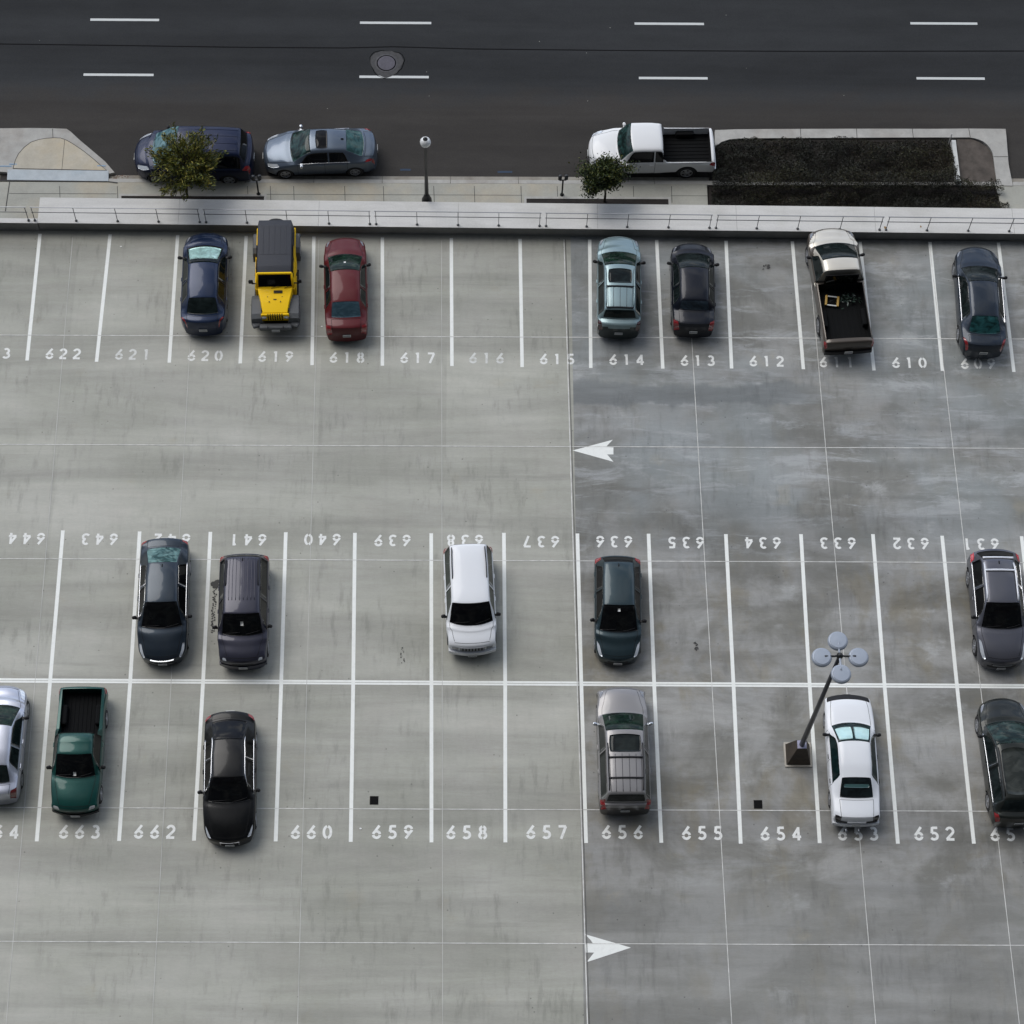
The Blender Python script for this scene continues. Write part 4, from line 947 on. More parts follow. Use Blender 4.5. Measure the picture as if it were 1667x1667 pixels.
def leaf_mesh(name,pts_nrm,mats,parent=None,size=(.05,.1),aspect=.45):
    vs=[];fs=[];mi=[]
    for p,d,m_,sc_ in pts_nrm:
        l=random.uniform(*size)*sc_; w=l*aspect; d=Vector(d).normalized(); u=d.cross(Vector((random.uniform(-1,1),random.uniform(-1,1),random.uniform(-1,1)))).normalized(); n=d.cross(u)
        p=Vector(p); o=len(vs); vs+=[p-d*l*.5,p+u*w*.5+n*w*.12,p+d*l*.5,p-u*w*.5+n*w*.12]; fs.append((o,o+1,o+2,o+3)); mi.append(m_)
    me=bpy.data.meshes.new(name); me.from_pydata([tuple(v) for v in vs],[],fs); 
    for m in mats: me.materials.append(m)
    me.polygons.foreach_set('material_index',mi); me.update(); o=bpy.data.objects.new(name,me); COL.objects.link(o)
    if parent: o.parent=parent
    return o
def leafmat(name,c,tr=.25):
    m,nt,b=nmat(name); b.inputs['Base Color'].default_value=(*c,1); b.inputs['Roughness'].default_value=.55; b.inputs['Specular IOR Level'].default_value=.3
    k=NT(nt); tc=k.n('TexCoord').outputs['Object']; n=k.noise(tc,7,3,.6); s=k.n('VectorMath',operation='SCALE'); s.inputs[0].default_value=c; k.l(k.rng(n,.3,.7,.65,1.4),s.inputs['Scale']); k.l(s.outputs[0],b.inputs['Base Color'])
    return m
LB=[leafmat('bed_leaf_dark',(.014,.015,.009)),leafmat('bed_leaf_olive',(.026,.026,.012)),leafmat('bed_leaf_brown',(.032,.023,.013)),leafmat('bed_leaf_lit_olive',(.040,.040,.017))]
from mathutils import noise as mn
reg=[(G(x,y).x,G(x,y).y) for x,y in c4([(-335,235),(-290,215),(-150,192),(1185,188),(1195,240),(1225,470),(1480,480),(1530,520),(1570,600),(1575,650),(-355,650),(-355,480)])]
def inside(x,y,poly):
    c=False; j=len(poly)-1
    for i in range(len(poly)):
        xi,yi=poly[i]; xj,yj=poly[j]
        if (yi>y)!=(yj>y) and x<(xj-xi)*(y-yi)/(yj-yi)+xi: c=not c
        j=i
    return c
xs_=[p[0] for p in reg]; ys_=[p[1] for p in reg]; pts=[]
while len(pts)<60000:
    x=random.uniform(min(xs_),max(xs_)); y=random.uniform(min(ys_),max(ys_))
    ex_=.16*mn.noise(Vector((x*2.2,y*2.2,2)))
    if not (inside(x+ex_,y+ex_,reg) and inside(x-ex_,y-ex_,reg)): continue
    nz=mn.noise(Vector((x*1.1,y*1.1,0)))+.5*mn.noise(Vector((x*3,y*3,4)))
    sx_,of_=(Vector((x,y))-P0).dot(dl),(Vector((x,y))-P0).dot(nl)
    hh=max(0,.20+.42*nz)+(.34 if abs(of_-.02)<.42 else 0)
    if random.random()>.45+1.2*hh: continue
    z=-.05+hh*(random.random()**.4)
    top_=z>.16+.12*random.random()  # light on the shrub tops is painted in: high leaves turn paler olive
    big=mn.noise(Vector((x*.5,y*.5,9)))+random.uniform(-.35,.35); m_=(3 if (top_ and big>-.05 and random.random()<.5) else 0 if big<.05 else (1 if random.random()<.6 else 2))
    pts.append(((x,y,z),(random.gauss(0,1),random.gauss(0,1),random.gauss(.5,.6)),m_,1))
tag(leaf_mesh('shrub_bed',pts,LB,size=(.04,.095)),'dark olive and brown low shrubs filling the kerbed bed at the right','shrubs',kind='stuff')
# trees
def tree(name,px,py,cpx,cpy,cz,rx,rz_,label,leafc,nb,per,size,asp,spiky,seed):
    random.seed(seed); g=G(px,py); c=G(cpx,cpy,cz); root=empty(name,(g.x,g.y,0)); tag(root,label,'tree','young street trees'); cl=Vector((c.x-g.x,c.y-g.y,cz))
    bark=mat('bark',(.05,.038,.028),.9,bump=.6)
    q=MB(); tp=[Vector((0,0,-.05)),Vector((.01,.01,.5)),Vector((cl.x*.4,cl.y*.4,cz*.55)),Vector((cl.x*.8,cl.y*.8,cz*.95))]; q.tube(tp,[.06,.045,.035,.02],10); q.build('trunk',bark,root)
    q=MB(); leaves=[]
    for i in range(nb):
        a=random.uniform(0,2*math.pi); e=math.asin(random.uniform(-.55,1)); r=random.uniform(.55,1.2) if spiky else random.uniform(.55,1.0)
        if not spiky:   # lopsided, clumped crown with a gap
            lob=.65+.35*math.sin(2*a+1.0)+.2*math.sin(5*a); r*=max(.45,lob)
        tip=cl+Vector((rx*r*math.cos(a)*math.cos(e),rx*r*math.sin(a)*math.cos(e),rz_*r*math.sin(e)))
        st=tp[2].lerp(tp[3],random.random()); midp=st.lerp(tip,.5)+Vector((random.gauss(0,.06),random.gauss(0,.06),.12)); L=[st,midp,tip]
        q.tube(L,[.014,.009,.004],5)
        for j in range(per):
            t=random.random()**.6; t=.25+.75*t; p=(st.lerp(midp,t*2) if t<.5 else midp.lerp(tip,t*2-1)); d=(tip-st).normalized()
            sp=.05+.10*(1-t) if spiky else .13
            p=p+Vector((random.gauss(0,sp),random.gauss(0,sp),random.gauss(0,sp))); dd=d*(1.2 if spiky else .3)+Vector((random.gauss(0,.6),random.gauss(0,.6),random.gauss(-.1 if spiky else .2,.5)))
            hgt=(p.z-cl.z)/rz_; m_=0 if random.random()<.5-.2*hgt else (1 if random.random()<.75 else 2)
            leaves.append((p,dd,m_,1.0))
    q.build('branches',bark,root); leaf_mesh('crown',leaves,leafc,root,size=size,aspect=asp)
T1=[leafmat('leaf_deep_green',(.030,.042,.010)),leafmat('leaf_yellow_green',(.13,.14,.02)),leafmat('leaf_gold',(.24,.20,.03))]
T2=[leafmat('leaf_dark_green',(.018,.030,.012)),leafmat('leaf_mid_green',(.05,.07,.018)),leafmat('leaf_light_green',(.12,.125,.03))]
tree('small_tree',306,325,305,265,2.3,1.5,1.15,'bushy young tree with spiky yellow green foliage by the dark blue minivan',T1,120,62,(.10,.24),.24,True,3)
tree('small_tree',984,328,984,282,1.9,1.25,.85,'small dark green tree with an uneven crown in front of the white street pickup',T2,120,95,(.08,.15),.5,False,11)
# ------------------------------------------------------------------ lot lamp
g=G(1298.5,1229); root=empty('lot_lamp',(g.x,g.y,0)); tag(root,'tall parking lot lamp with four grey disc heads on a dark tapered pedestal','lamp post')
hub=Vector((1367.3,1067.0))
lo,hi=3,14
for _ in range(40):
    m_=(lo+hi)/2; d=Vector((g.x,g.y,m_))-Vector(CAM); yy=833.5-F*d.dot(UP)/d.dot(FW)
    if yy>hub.y: lo=m_
    else: hi=m_
HL=lo; hc=G(hub.x,hub.y,HL); lean=Vector((hc.x-g.x,hc.y-g.y))
q=MB(); q.box((0,0,.54),(.86,.80,1.08),0,taper=.42); q.build('pedestal',mat('pedestal_brown',(.04,.03,.02),.7,var=.5,vscale=2.2,bump=.4),root)
q=MB()
for c_,d_ in (((0,-.43,.03),(.96,.06,.06)),((0,.43,.03),(.96,.06,.06)),((-.46,0,.031),(.06,.80,.06)),((.46,0,.031),(.06,.80,.06))): q.box(c_,d_)
q.build('pedestal_skirt',mat('skirt_concrete',(.45,.42,.36),.8,var=.2),root)
q=MB(); q.box((0,0,1.095),(.32,.30,.03)); q.build('base_plate',mat('base_plate_steel',(.32,.32,.42),.5,metal=.2),root)
q=MB(); q.tube([(0,0,1.1),(lean.x*.5,lean.y*.5,HL*.5),(lean.x,lean.y,HL)],[.095,.08,.06],16); q.build('pole',mat('pole_dark',(.06,.062,.07),.4,metal=.4),root)
q=MB(); q.lathe([(.10,-.10),(.11,-.02),(.08,.05),(.03,.09)],14,c=(lean.x,lean.y,HL)); q.build('hub',M_BLACK,root)
M_DISC=mat('disc_head_grey',(.30,.34,.40),.42,metal=.1,coat=.2,var=.05)
heads=[(1337.8,1069.7),(1397.7,1069.7),(1364,1043),(1369.3,1097)]
for (x,y) in heads:
    c_=G(x,y,HL-.02); px_,py_=c_.x-g.x,c_.y-g.y
    q=MB(); q.lathe([(.30,-.16),(.325,-.10),(.325,-.06),(.31,-.02),(.29,.0),(.27,.006),(.262,.022),(.10,.030),(.02,.032)],40,c=(px_,py_,HL+.02),smooth=False); h_=q.build('lamp_head',M_DISC,root)
    q=MB(); q.lathe([(.24,-.005),(.24,.0)],30,c=(px_,py_,HL-.146)); q.build('lens',mat('lamp_lens',(.55,.56,.55),.2),h_)
    q=MB(); dirv=Vector((px_-lean.x,py_-lean.y)); e_=Vector((lean.x,lean.y))+dirv*.62
    q.tube([(lean.x,lean.y,HL-.0),(lean.x+dirv.x*.3,lean.y+dirv.y*.3,HL-.03),(e_.x,e_.y,HL+.0),(lean.x+dirv.x*.85,lean.y+dirv.y*.85,HL+.05)],[.035,.035,.04,.03],8); q.build('arm',M_BLACK if y>1050 and y<1090 else M_DISC,root)
# ------------------------------------------------------------------ the vehicles in the photograph
def boxpart(nm,m,root,parts,c,d,bev=0,rz=0,taper=1):
    q=MB(); q.box(c,d,0,rz,taper,bev); o=q.build(nm,m,root); parts.append(o); return o
G_DK=glassmat('dark'); G_TEAL=glassmat('teal',(.006,.014,.013),(.028,.07,.065),3); G_GREEN=glassmat('green',(.005,.012,.009),(.014,.036,.023),3)
G_BLUE=glassmat('slate',(.025,.05,.065),(.05,.09,.115),3); G_BLK=glassmat('black',(.003,.003,.0035),(.006,.007,.007))
SHADE=mat('sunshade',(.38,.60,.56),.35,metal=.3,coat=1,var=.45,vscale=5)
SILVR=mat('silver_trim',(.5,.52,.54),.25,metal=.9)
HLD=mat('headlight_dim',(.14,.15,.17),.15,coat=1)
LGT=mat('satin_rail',(.62,.64,.68),.35,metal=.2)
P_NAVY=paint('navy',(.005,.015,.045),.3,.3,.4); P_RED=paint('red',(.085,.004,.007),.1,.4,.3); P_PALE=paint('pale_green',(.20,.275,.29),.45); P_BLACK=paint('black',(.003,.005,.011),.2,.3,.35)
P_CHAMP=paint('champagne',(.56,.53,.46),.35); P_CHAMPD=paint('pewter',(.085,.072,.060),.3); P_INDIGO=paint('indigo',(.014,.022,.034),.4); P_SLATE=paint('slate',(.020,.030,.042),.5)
P_PURP=paint('purple_grey',(.030,.031,.047),.35); P_WHITE=paint('white',(.70,.72,.74),0,.4); P_TEAL=paint('deep_teal',(.022,.040,.048),.4); P_GREY=paint('graphite',(.085,.088,.105),.5)
P_SILV=paint('silver',(.42,.44,.50),.6); P_GREEN=paint('green',(.004,.050,.042),.3); P_JET=paint('jet',(.002,.0025,.003),.1,.3,.25); P_TAUPE=paint('taupe',(.235,.23,.23),.3)
P_OLIVE=paint('olive_black',(.012,.015,.013),.4); P_NAVY2=paint('royal_navy',(.004,.010,.036),.3,.35,.35); P_STEEL=paint('steel_blue',(.085,.11,.145),.5); P_TWHITE=paint('truck_white',(.72,.73,.73),0,.4)
def sunshade(x0=.12,x1=.8,v=2.3,split=False,m=SHADE,vmin=None):
    def f(sh,root,P,part,parts,fascia):
        c,h=P['cowl'],P['head']; a=c+(h-c)*x0; b=c+(h-c)*x1
        rs=[(-v,-.12),(.12,v)] if split else [(-v,v)]
        for v0,v1 in rs: part('sunshade',quadpatch(sh,[(a,v0*1.02),(b,v0*.95),(b,v1*.95),(a,v1*1.02)],.010,8,12,rnd=.2),m)
    return f
def rearpatch(x0,x1,v,m):
    def f(sh,root,P,part,parts,fascia):
        r,d=P['rend'],P['deck']; part('parcel_shelf',quadpatch(sh,[(r+(d-r)*x0,-v),(r+(d-r)*x1,-v),(r+(d-r)*x1,v),(r+(d-r)*x0,v)],.010,6,10,rnd=.3),m)
    return f
def nosebar(z,y=.45,m=SILVR,out=.012,h=.03,nm='grille_bar'):
    def f(sh,root,P,part,parts,fascia): fascia(True,-y,y,z,z+h,out,m=m,nm=nm)
    return f
LOT='cars parked in the lot'; ST='vehicles parked along the street'
car('sedan','shiny navy blue sedan with a silvery green sunshade, nose to the parapet in bay 620','car',dict(front=(337,380,.6),rear=(331.5,541,.45),W=1.80,H=1.44,kp=(403,427,481,511),zd=1.06,paint=P_NAVY,hl=[(.10,3.4),(.34,4.6),(.36,5.4),(.10,5.2)],hlm=HLD,glass=G_DK,chromeline=0,wt=.80,bt=.22,bn=.28,
    tl=[(-.22,5.0),(-.02,3.2),(.0,3.9),(-.20,6.6)],extra=[sunshade(.1,.82,2.35)],pillars=None,fplate=False),LOT)
car('sedan','small dark red sedan with slate coloured rear window, nose to the parapet in bay 618','car',dict(front=(561.5,388,.6),rear=(565,550,.45),W=1.70,H=1.42,kp=(417,439,489,519),zd=1.04,paint=P_RED,hl=[(.10,3.4),(.34,4.6),(.36,5.4),(.10,5.2)],hlm=HLD,rearglass=G_BLUE,wt=.88,bt=.12,bn=.22,wr=.66,wsglass=G_GREEN,
    sticker=(0.0,.55),fplate=False),LOT)
car('wagon','pale green wagon with a dark sunroof and ribbed roof in bay 614','car',dict(suv=True,front=(1007,386,.75),rear=(1006.5,546,.45),W=1.75,H=1.60,kp=(413,430,502,521),zd=1.12,zc=1.05,zF=.92,paint=P_PALE,hl=[(.10,3.4),(.34,4.6),(.36,5.4),(.10,5.2)],hlm=HLD,clad=.94,lowm=paint('dark_lower_green',(.012,.022,.022),.3),wsglass=G_GREEN,bn=.24,bt=.12,wr=.68,R=.34,
    sunroof=(.18,.78,1.9),ribs=(.95,1.75,5),ribv=1.95,rails=(.12,2.0),bars=(.92,1.80),railm=P_PALE,barm=M_TRIM,ribm=mat('rib_grey_green',(.07,.10,.11),.5),pillars=None,fplate=False,tlm=mat('dark_tail',(.05,.008,.008),.2,coat=1)),LOT)  # roof ribs drawn in a grey green darker than the paint
car('sedan','glossy black compact sedan, nose to the parapet in bay 613','car',dict(front=(1126,397,.6),rear=(1128,544,.45),W=1.74,H=1.45,kp=(415,435,487,506),zd=1.06,paint=P_BLACK,hl=[(.10,3.4),(.34,4.6),(.36,5.4),(.10,5.2)],hlm=HLD,rearglass=glassmat('dusk',(.012,.018,.024),(.03,.045,.06),3),bn=.26,wt=.86,bt=.14,fplate=False),LOT)
def truckbed(cabin_window=True,caprail=None,toolbox=False):
    def f(sh,root,P,part,parts,fascia):
        L=P['Ltot']; bn=P.get('bn',.22); b0=sh.L/2-(P['bed'][0]*L-bn); b1=sh.L/2-(P['bed'][1]*L-bn); hb=sh.hw-P.get('bedwall',.13); z0=P.get('bedz',.62)
        q=MB(); 
        n=9; b0=sh.L/2-(P['rend']+.05)
        for i in range(n): q.box(((b0+b1)/2,-hb+.12+i*(2*hb-.24)/(n-1),z0+.012),(abs(b0-b1)-.1,.05,.02))
        parts.append(q.build('bed_floor_ribs',M_BED,root))
        for x in (sh.L/2-(P['axle'][1]*L-bn),):
            for s_ in (-1,1): boxpart('wheel_housing',M_BED,root,parts,(x,s_*(hb-.10),z0+.13),(.75,.20,.26),.06)
        b0=sh.L/2-(P['rend']+.05)
        if cabin_window:
            zt_=P['H']-.13; zb_=P['zd']+.02; boxpart('rear_window',G_BLK,root,parts,(b0-.012,0,(zt_+zb_)/2),(.03,P['W']*.60,zt_-zb_),.012)
            boxpart('cab_back_shade',M_TRIM,root,parts,(b0-.004,0,(P['H']-.09+z0)/2),(.012,P['W']*.66,P['H']-.09-z0),.0)  # black sheet: shade on the cab back, put in as colour
        boxpart('tailgate_handle',M_TRIM,root,parts,(b1-.118,0,P['zd']-.16),(.03,.16,.05),.01)
        if caprail:
            for s_ in (-1,1): boxpart('bed_rail',caprail,root,parts,((b0+b1)/2,s_*(hb+.03),P['zd']+.005),(abs(b0-b1),.07,.03),.01)
            boxpart('tailgate_cap',caprail,root,parts,(b1-.045,0,P['zd']-.002),(.07,2*hb,.03),.01)
    return f
def stepbumper(m=M_CHROME,front=False,z=.42,h=.2,out=.10):
    def f(sh,root,P,part,parts,fascia): fascia(front,-sh.hw*.93,sh.hw*.93,z,z+h,out,th=.12,m=m,nm='bumper')
    return f
# pickups share a helper
def pickup(name,label,P,group):
    P.setdefault('zd',1.05); P.setdefault('railz',P['zd']); P['suv']=True; P['norear']=True; P.setdefault('zc',1.12)
    a=G(*P['front']); b=G(*P['rear']); L=math.hypot(a.x-b.x,a.y-b.y); P['Ltot']=L
    P.setdefault('lip',.0); P.setdefault('wd',.93); P.setdefault('wt',.93); P.setdefault('bt',.03); P.setdefault('zt',.95); P.setdefault('rdrop',.0)
    return car(name,label,'pickup truck',P,group,ZR if P.get('sideways') else 0.0)
G_DK2=0; M_LAD=mat('crate_yellow',(.42,.26,.05),.5); 
pickup('pickup_truck','champagne pickup with a black open bed, parked askew in bay 611',dict(front=(1351,369.5,.98),rear=(1380.5,571,.62),W=2.0,H=1.86,kp=(399,420,446,459),zF=1.02,zn=.80,zc=1.16,zb=1.10,zd=1.14,clad=1.215,lowm=P_CHAMPD,paint=P_CHAMP,hl=[(.10,3.4),(.34,4.6),(.36,5.4),(.10,5.2)],hlm=HLD,bn=.24,bed=(.49,.955),bedwall=.12,bedz=.70,R=.39,axle=(.17,.76),wr=.70,zs=.35,zm=.7,
    pillars=[],extra=[truckbed(),stepbumper(M_TRIM,False,.48,.18,.08)],fplate=False,rpz=.66,rpo=.11,wb=.95,doorx=(2.55,),style='seven'),LOT)
# load lying in the champagne truck's bed
g=G(1354.5,490,.80); root=empty('folding_frame',(g.x,g.y,.745),-.13); tag(root,'small yellow folding frame lying in the champagne pickup bed','frame')
for c_,d_ in (((-.23,0,.05),(.09,.46,.09)),((.23,0,.05),(.09,.46,.09))): q=MB(); q.box(c_,d_,bev=.02); q.build('side_bar',M_LAD,root)
for c_,d_ in (((0,.2,.04),(.42,.05,.05)),((0,-.2,.04),(.42,.05,.05))): q=MB(); q.box(c_,d_); q.build('end_bar',M_PLATE,root)
q=MB(); q.tube([(-.16,-.1,.06),(.0,.02,.08),(.14,.12,.06)],.015,6); q.build('strap',M_TRIM,root)
g=G(1381,487,.80); leaves=[]
random.seed(5)
for i in range(90): leaves.append(((random.gauss(0,.20),random.gauss(0,.13),.03+random.random()*.12),(random.gauss(0,1),random.gauss(0,1),.2),0 if random.random()<.8 else 1,1))
o=leaf_mesh('green_tarp_scraps',leaves,[mat('scrap_green',(.012,.035,.022),.6),mat('scrap_pale',(.30,.33,.30),.6)],size=(.07,.18),aspect=.4); o.location=(g.x,g.y,.72); tag(o,'tangle of dark green scraps lying in the champagne pickup bed','debris')
car('coupe','dark slate blue coupe with a teal rear window, in bay 609','car',dict(front=(1588,403,.6),rear=(1599.5,578,.45),W=1.83,H=1.40,kp=(436,457,511,543),zd=1.02,paint=P_INDIGO,hl=[(.10,3.4),(.34,4.6),(.36,5.4),(.10,5.2)],hlm=HLD,rearglass=glassmat('bottle',(.006,.02,.02),(.02,.08,.085),2.5),wr=.60,bn=.34,wn=.74,bt=.2,wt=.82,
    tl=[(-.30,4.6),(-.02,3.4),(-.0,5.4),(-.34,6.4)],chromeline=1,pillars=[],R=.33,fplate=False),LOT)
# middle row, noses towards the camera
car('sedan','dark slate sedan with silver window trim and chrome grille bar, nose-down in bay 642','car',dict(front=(264.8,1081,.4),rear=(268.6,875.5,.92),W=1.84,H=1.46,kp=(1021,980,915,891),zd=1.08,paint=P_SLATE,glass=G_BLK,rearglass=glassmat('sky_teal',(.015,.05,.05),(.17,.30,.29),2.8),chromeline=1,bn=.34,wn=.76,bt=.12,wt=.86,wr=.61,antenna=True,  # rear glass carries painted teal-white reflection streaks
    hl=[(.03,3.9),(.42,4.4),(.40,5.6),(.02,6.2)],extra=[nosebar(.60,.42,SILVR,.016,.05),nosebar(.40,.40,SILVR,.02,.03,'lower_trim')],rpz=.8,fpz=.42),LOT)
car('wagon','purple grey ribbed-roof wagon, nose towards the camera in bay 641','car',dict(suv=True,front=(396,1086.5,.45),rear=(396.8,896.7,1.3),W=1.83,H=1.72,kp=(1033,999,905,899),zd=1.10,zc=1.10,zF=.98,zn=.78,paint=P_PURP,glass=G_BLK,bn=.20,bt=.10,wr=.70,R=.35,wn=.86,
    ribs=(.45,2.6,8),ribm=P_PURP,antenna=True,sticker=(.05,.45),hl=[(.03,2.9),(.10,3.0),(.10,4.6),(.03,4.8)],rails=(1.0,2.8),extra=[stepbumper(P_PURP,True,.36,.22,.03)],fpz=.5,fpo=.06),LOT)
def slots(n,w,z0,z1,frame,slot=M_SEAM,sw=.05,out=.02):
    def f(sh,root,P,part,parts,fascia):
        fascia(True,-w/2-.05,w/2+.05,z0-.04,z1+.04,out,m=frame,nm='grille')
        q=MB()
        for i in range(n):
            y=-w/2+w*(i+.5)/n; fascia(True,y-sw/2,y+sw/2,z0,z1,out+.006,mb_=q,n=2)
        parts.append(q.build('grille_slots',slot,root,recalc=True))
    return f
def lampbox(y,z,w,h,m=M_LAMP,out=.02):
    def f(sh,root,P,part,parts,fascia):
        for s_ in (-1,1): fascia(True,min(s_*(y-w/2),s_*(y+w/2)),max(s_*(y-w/2),s_*(y+w/2)),z,z+h,out,m=m,nm='headlight',n=4)
    return f
car('suv','white boxy SUV with black roof rails and slotted grille in bay 638','SUV',dict(suv=True,front=(769,1063,.45),rear=(761.4,878,1.62),W=1.84,H=1.74,kp=(1013,980,884,878),zd=1.12,zc=1.14,zF=1.04,zn=.90,paint=P_WHITE,glass=G_BLK,sideglass=glassmat('grn_side',(.006,.012,.010),(.02,.035,.03),3),bn=.17,bt=.06,wr=.73,R=.37,wn=.88,wt=.92,
    rails=(.85,2.75),pillars=None,hl=None,nograin=True,sq=.1,wc=.88,extra=[slots(7,.80,.68,.90,mat('grey_grille',(.22,.23,.25),.4,metal=.4)),lampbox(.62,.70,.22,.17,mat('smoked_lamp',(.10,.11,.12),.1,coat=1)),stepbumper(P_WHITE,True,.42,.20,.09)],fpz=.42,fpo=.11,bw=.27),LOT)
car('hatchback','dark teal green hatchback with bright headlights, nose towards the camera in bay 636','car',dict(front=(1005.5,1081,.35),rear=(1006.3,901,1.2),W=1.74,H=1.46,kp=(1027.5,985,914,903),zd=1.05,zt=.85,paint=P_TEAL,glass=G_BLK,bn=.30,bt=.10,wn=.78,wr=.64,antenna=True,sticker=(-.0,.75),
    hl=[(.04,3.0),(.42,4.5),(.50,6.0),(.05,5.6)],fpz=.42,doorx=(2.3,3.15)),LOT)
car('crossover','graphite grey crossover with silver roof rails and two crossbars in bay 631','SUV',dict(suv=True,front=(1630,1087,.4),rear=(1618,893.7,1.05),W=1.88,H=1.60,kp=(1022,981,911,899),zd=1.10,zc=1.06,zF=.90,zn=.68,paint=P_GREY,glass=G_BLK,bn=.30,bt=.20,wr=.64,wn=.78,wt=.82,R=.37,style='seven',chromeline=1,antenna=True,
    rails=(.05,2.05),bars=(1.15,1.65),railm=LGT,barm=LGT,railr=.032,barr=.045,hl=[(.04,3.6),(.62,4.5),(.66,6.0),(.05,6.0)],tl=[(-.35,4.8),(-.05,3.9),(.0,6.3),(-.40,6.6)],tlm=mat('bright_tail',(.42,.01,.02),.15,coat=1),extra=[nosebar(.58,.36,SILVR,.02,.03),nosebar(.50,.34,mat('mesh',(.10,.11,.12),.4,metal=.5),.012,.16,'grille')],fpz=.36),LOT)
# front row
car('sedan','silver sedan cut by the left edge, nose away from the camera in bay 664','car',dict(front=(7,1116,.6),rear=(-9,1306,.45),W=1.80,H=1.44,kp=(1151,1180,1243,1276),zd=1.04,paint=P_SILV,wsglass=G_GREEN,glass=G_DK,bn=.30,wn=.80,bt=.16,wt=.86,wr=.62,fplate=False,chromeline=0,tlm=mat('dull_tail',(.12,.01,.01),.2,coat=1)),LOT)
pickup('pickup_truck','dark green compact pickup with an empty black bed in bay 663',dict(front=(122.5,1326,.45),rear=(134.5,1117,.98),W=1.74,H=1.60,kp=(1264,1228,1192,1182),zF=.90,zn=.72,zc=1.02,zb=.98,zd=1.00,paint=P_GREEN,glass=G_BLK,bn=.20,bed=(.56,.975),bedwall=.17,bedz=.60,R=.34,axle=(.17,.78),wr=.69,zs=.28,zm=.62,wn=.88,
    pillars=[],extra=[truckbed(),stepbumper(M_TRIM,True,.36,.16,.04)],sticker=(.0,.1),hl=[(.01,2.6),(.09,2.75),(.10,4.9),(.02,5.2)],hlm=mat('dim_lens',(.40,.42,.42),.2,coat=1),fpz=.42,fpo=.06,rpo=.03,doorx=(2.35,)),LOT)
car('sedan','long jet black sedan with thin silver arcs along its windows, covering bay 661','car',dict(front=(374.5,1376,.35),rear=(374.5,1157.5,.92),W=1.86,H=1.46,kp=(1305,1265,1205,1174),zd=1.08,paint=P_JET,glass=G_BLK,rearglass=G_BLK,chromeline=2,bn=.32,wn=.80,bt=.20,wt=.82,wr=.60,R=.35,style='seven',
    hl=[(.04,3.9),(.30,4.9),(.36,5.8),(.05,5.9)],nograin=True,extra=[lambda sh,root,P,part,parts,fascia:(fascia(True,-.34,.34,.34,.60,.012,m=mat('trim_frame',(.32,.33,.34),.3,metal=.8),nm='grille'),fascia(True,-.30,.30,.36,.575,.02,m=M_SEAM,nm='grille_mesh'))],fpz=.42,fpo=.035,rpz=.8),LOT)
car('suv','taupe grey SUV with roof rack, crossbars and dark sunroof in bay 656','SUV',dict(suv=True,front=(1011,1119,.8),rear=(1017,1323,.5),W=1.83,H=1.76,kp=(1160,1185,1292,1310),zd=1.15,zc=1.10,zF=1.0,zn=.78,paint=P_TAUPE,hl=[(.10,3.4),(.34,4.6),(.36,5.4),(.10,5.2)],hlm=HLD,clad=.92,lowm=paint('dark_lower_taupe',(.03,.028,.028),.3),wsglass=G_GREEN,bn=.16,bt=.07,wr=.72,R=.37,wn=.90,wt=.93,bw=.10,ribv=2.1,
    sunroof=(.16,.80,2.15),ribs=(.86,2.45,6),ribm=mat('rib_dark',(.05,.05,.055),.5),rails=(.45,2.55),bars=(.98,1.72),railm=M_TRIM,mirrorm=SILVR,fplate=False,rpz=.72),LOT)
car('coupe','white angular coupe with split mint sunshade and black nose band in bay 653','car',dict(front=(1379,1131,.55),rear=(1392.6,1343,.42),W=1.76,H=1.30,kp=(1180,1206,1264,1302),zd=.98,zc=.90,zb=.88,zF=.70,zn=.50,paint=P_WHITE,glass=glassmat('teal_dark',(.004,.012,.012),(.010,.03,.03),2),rearglass=glassmat('cabin',(.006,.008,.009),(.012,.018,.02),3),bn=.14,wn=.86,bt=.10,wt=.88,wr=.63,sq=.1,style='seven',
    hl=None,tl=[(-.10,2.6),(-.02,2.8),(-.02,5.6),(-.16,5.2)],tlm=mat('smoked_tail',(.012,.010,.010),.15,coat=1),pillars=[],fplate=False,nograin=True,handlem=M_TRIM,
    extra=[sunshade(.25,.92,2.35,True,mat('shade_mint',(.42,.62,.60),.3,metal=.2,coat=1,var=.12,vscale=3)),rearpatch(.34,.50,1.9,mat('shelf',(.05,.11,.11),.3,coat=1)),
     lambda sh,root,P,part,parts,fascia: part('nose_band',quadpatch(sh,[(.0,-5.2),(.24,-4.6),(.24,4.6),(.0,5.2)],.008,6,26),M_TRIM),lambda sh,root,P,part,parts,fascia: fascia(False,-.72,.72,.60,.72,.012,m=M_TRIM,nm='tail_panel'),lambda sh,root,P,part,parts,fascia: fascia(False,-.33,.33,.60,.74,.022,m=P_WHITE,nm='plate_panel'),stepbumper(P_WHITE,False,.36,.20,.05),
     lambda sh,root,P,part,parts,fascia: [parts.append((lambda q:(q.tube([(-sh.L/2-.15,y,.30),(-sh.L/2-.34,y,.30)],.035,10),q.build('tailpipe',SILVR,root))[1])(MB())) for y in (-.12,.32)]],rpz=.55,rpo=.06),LOT)
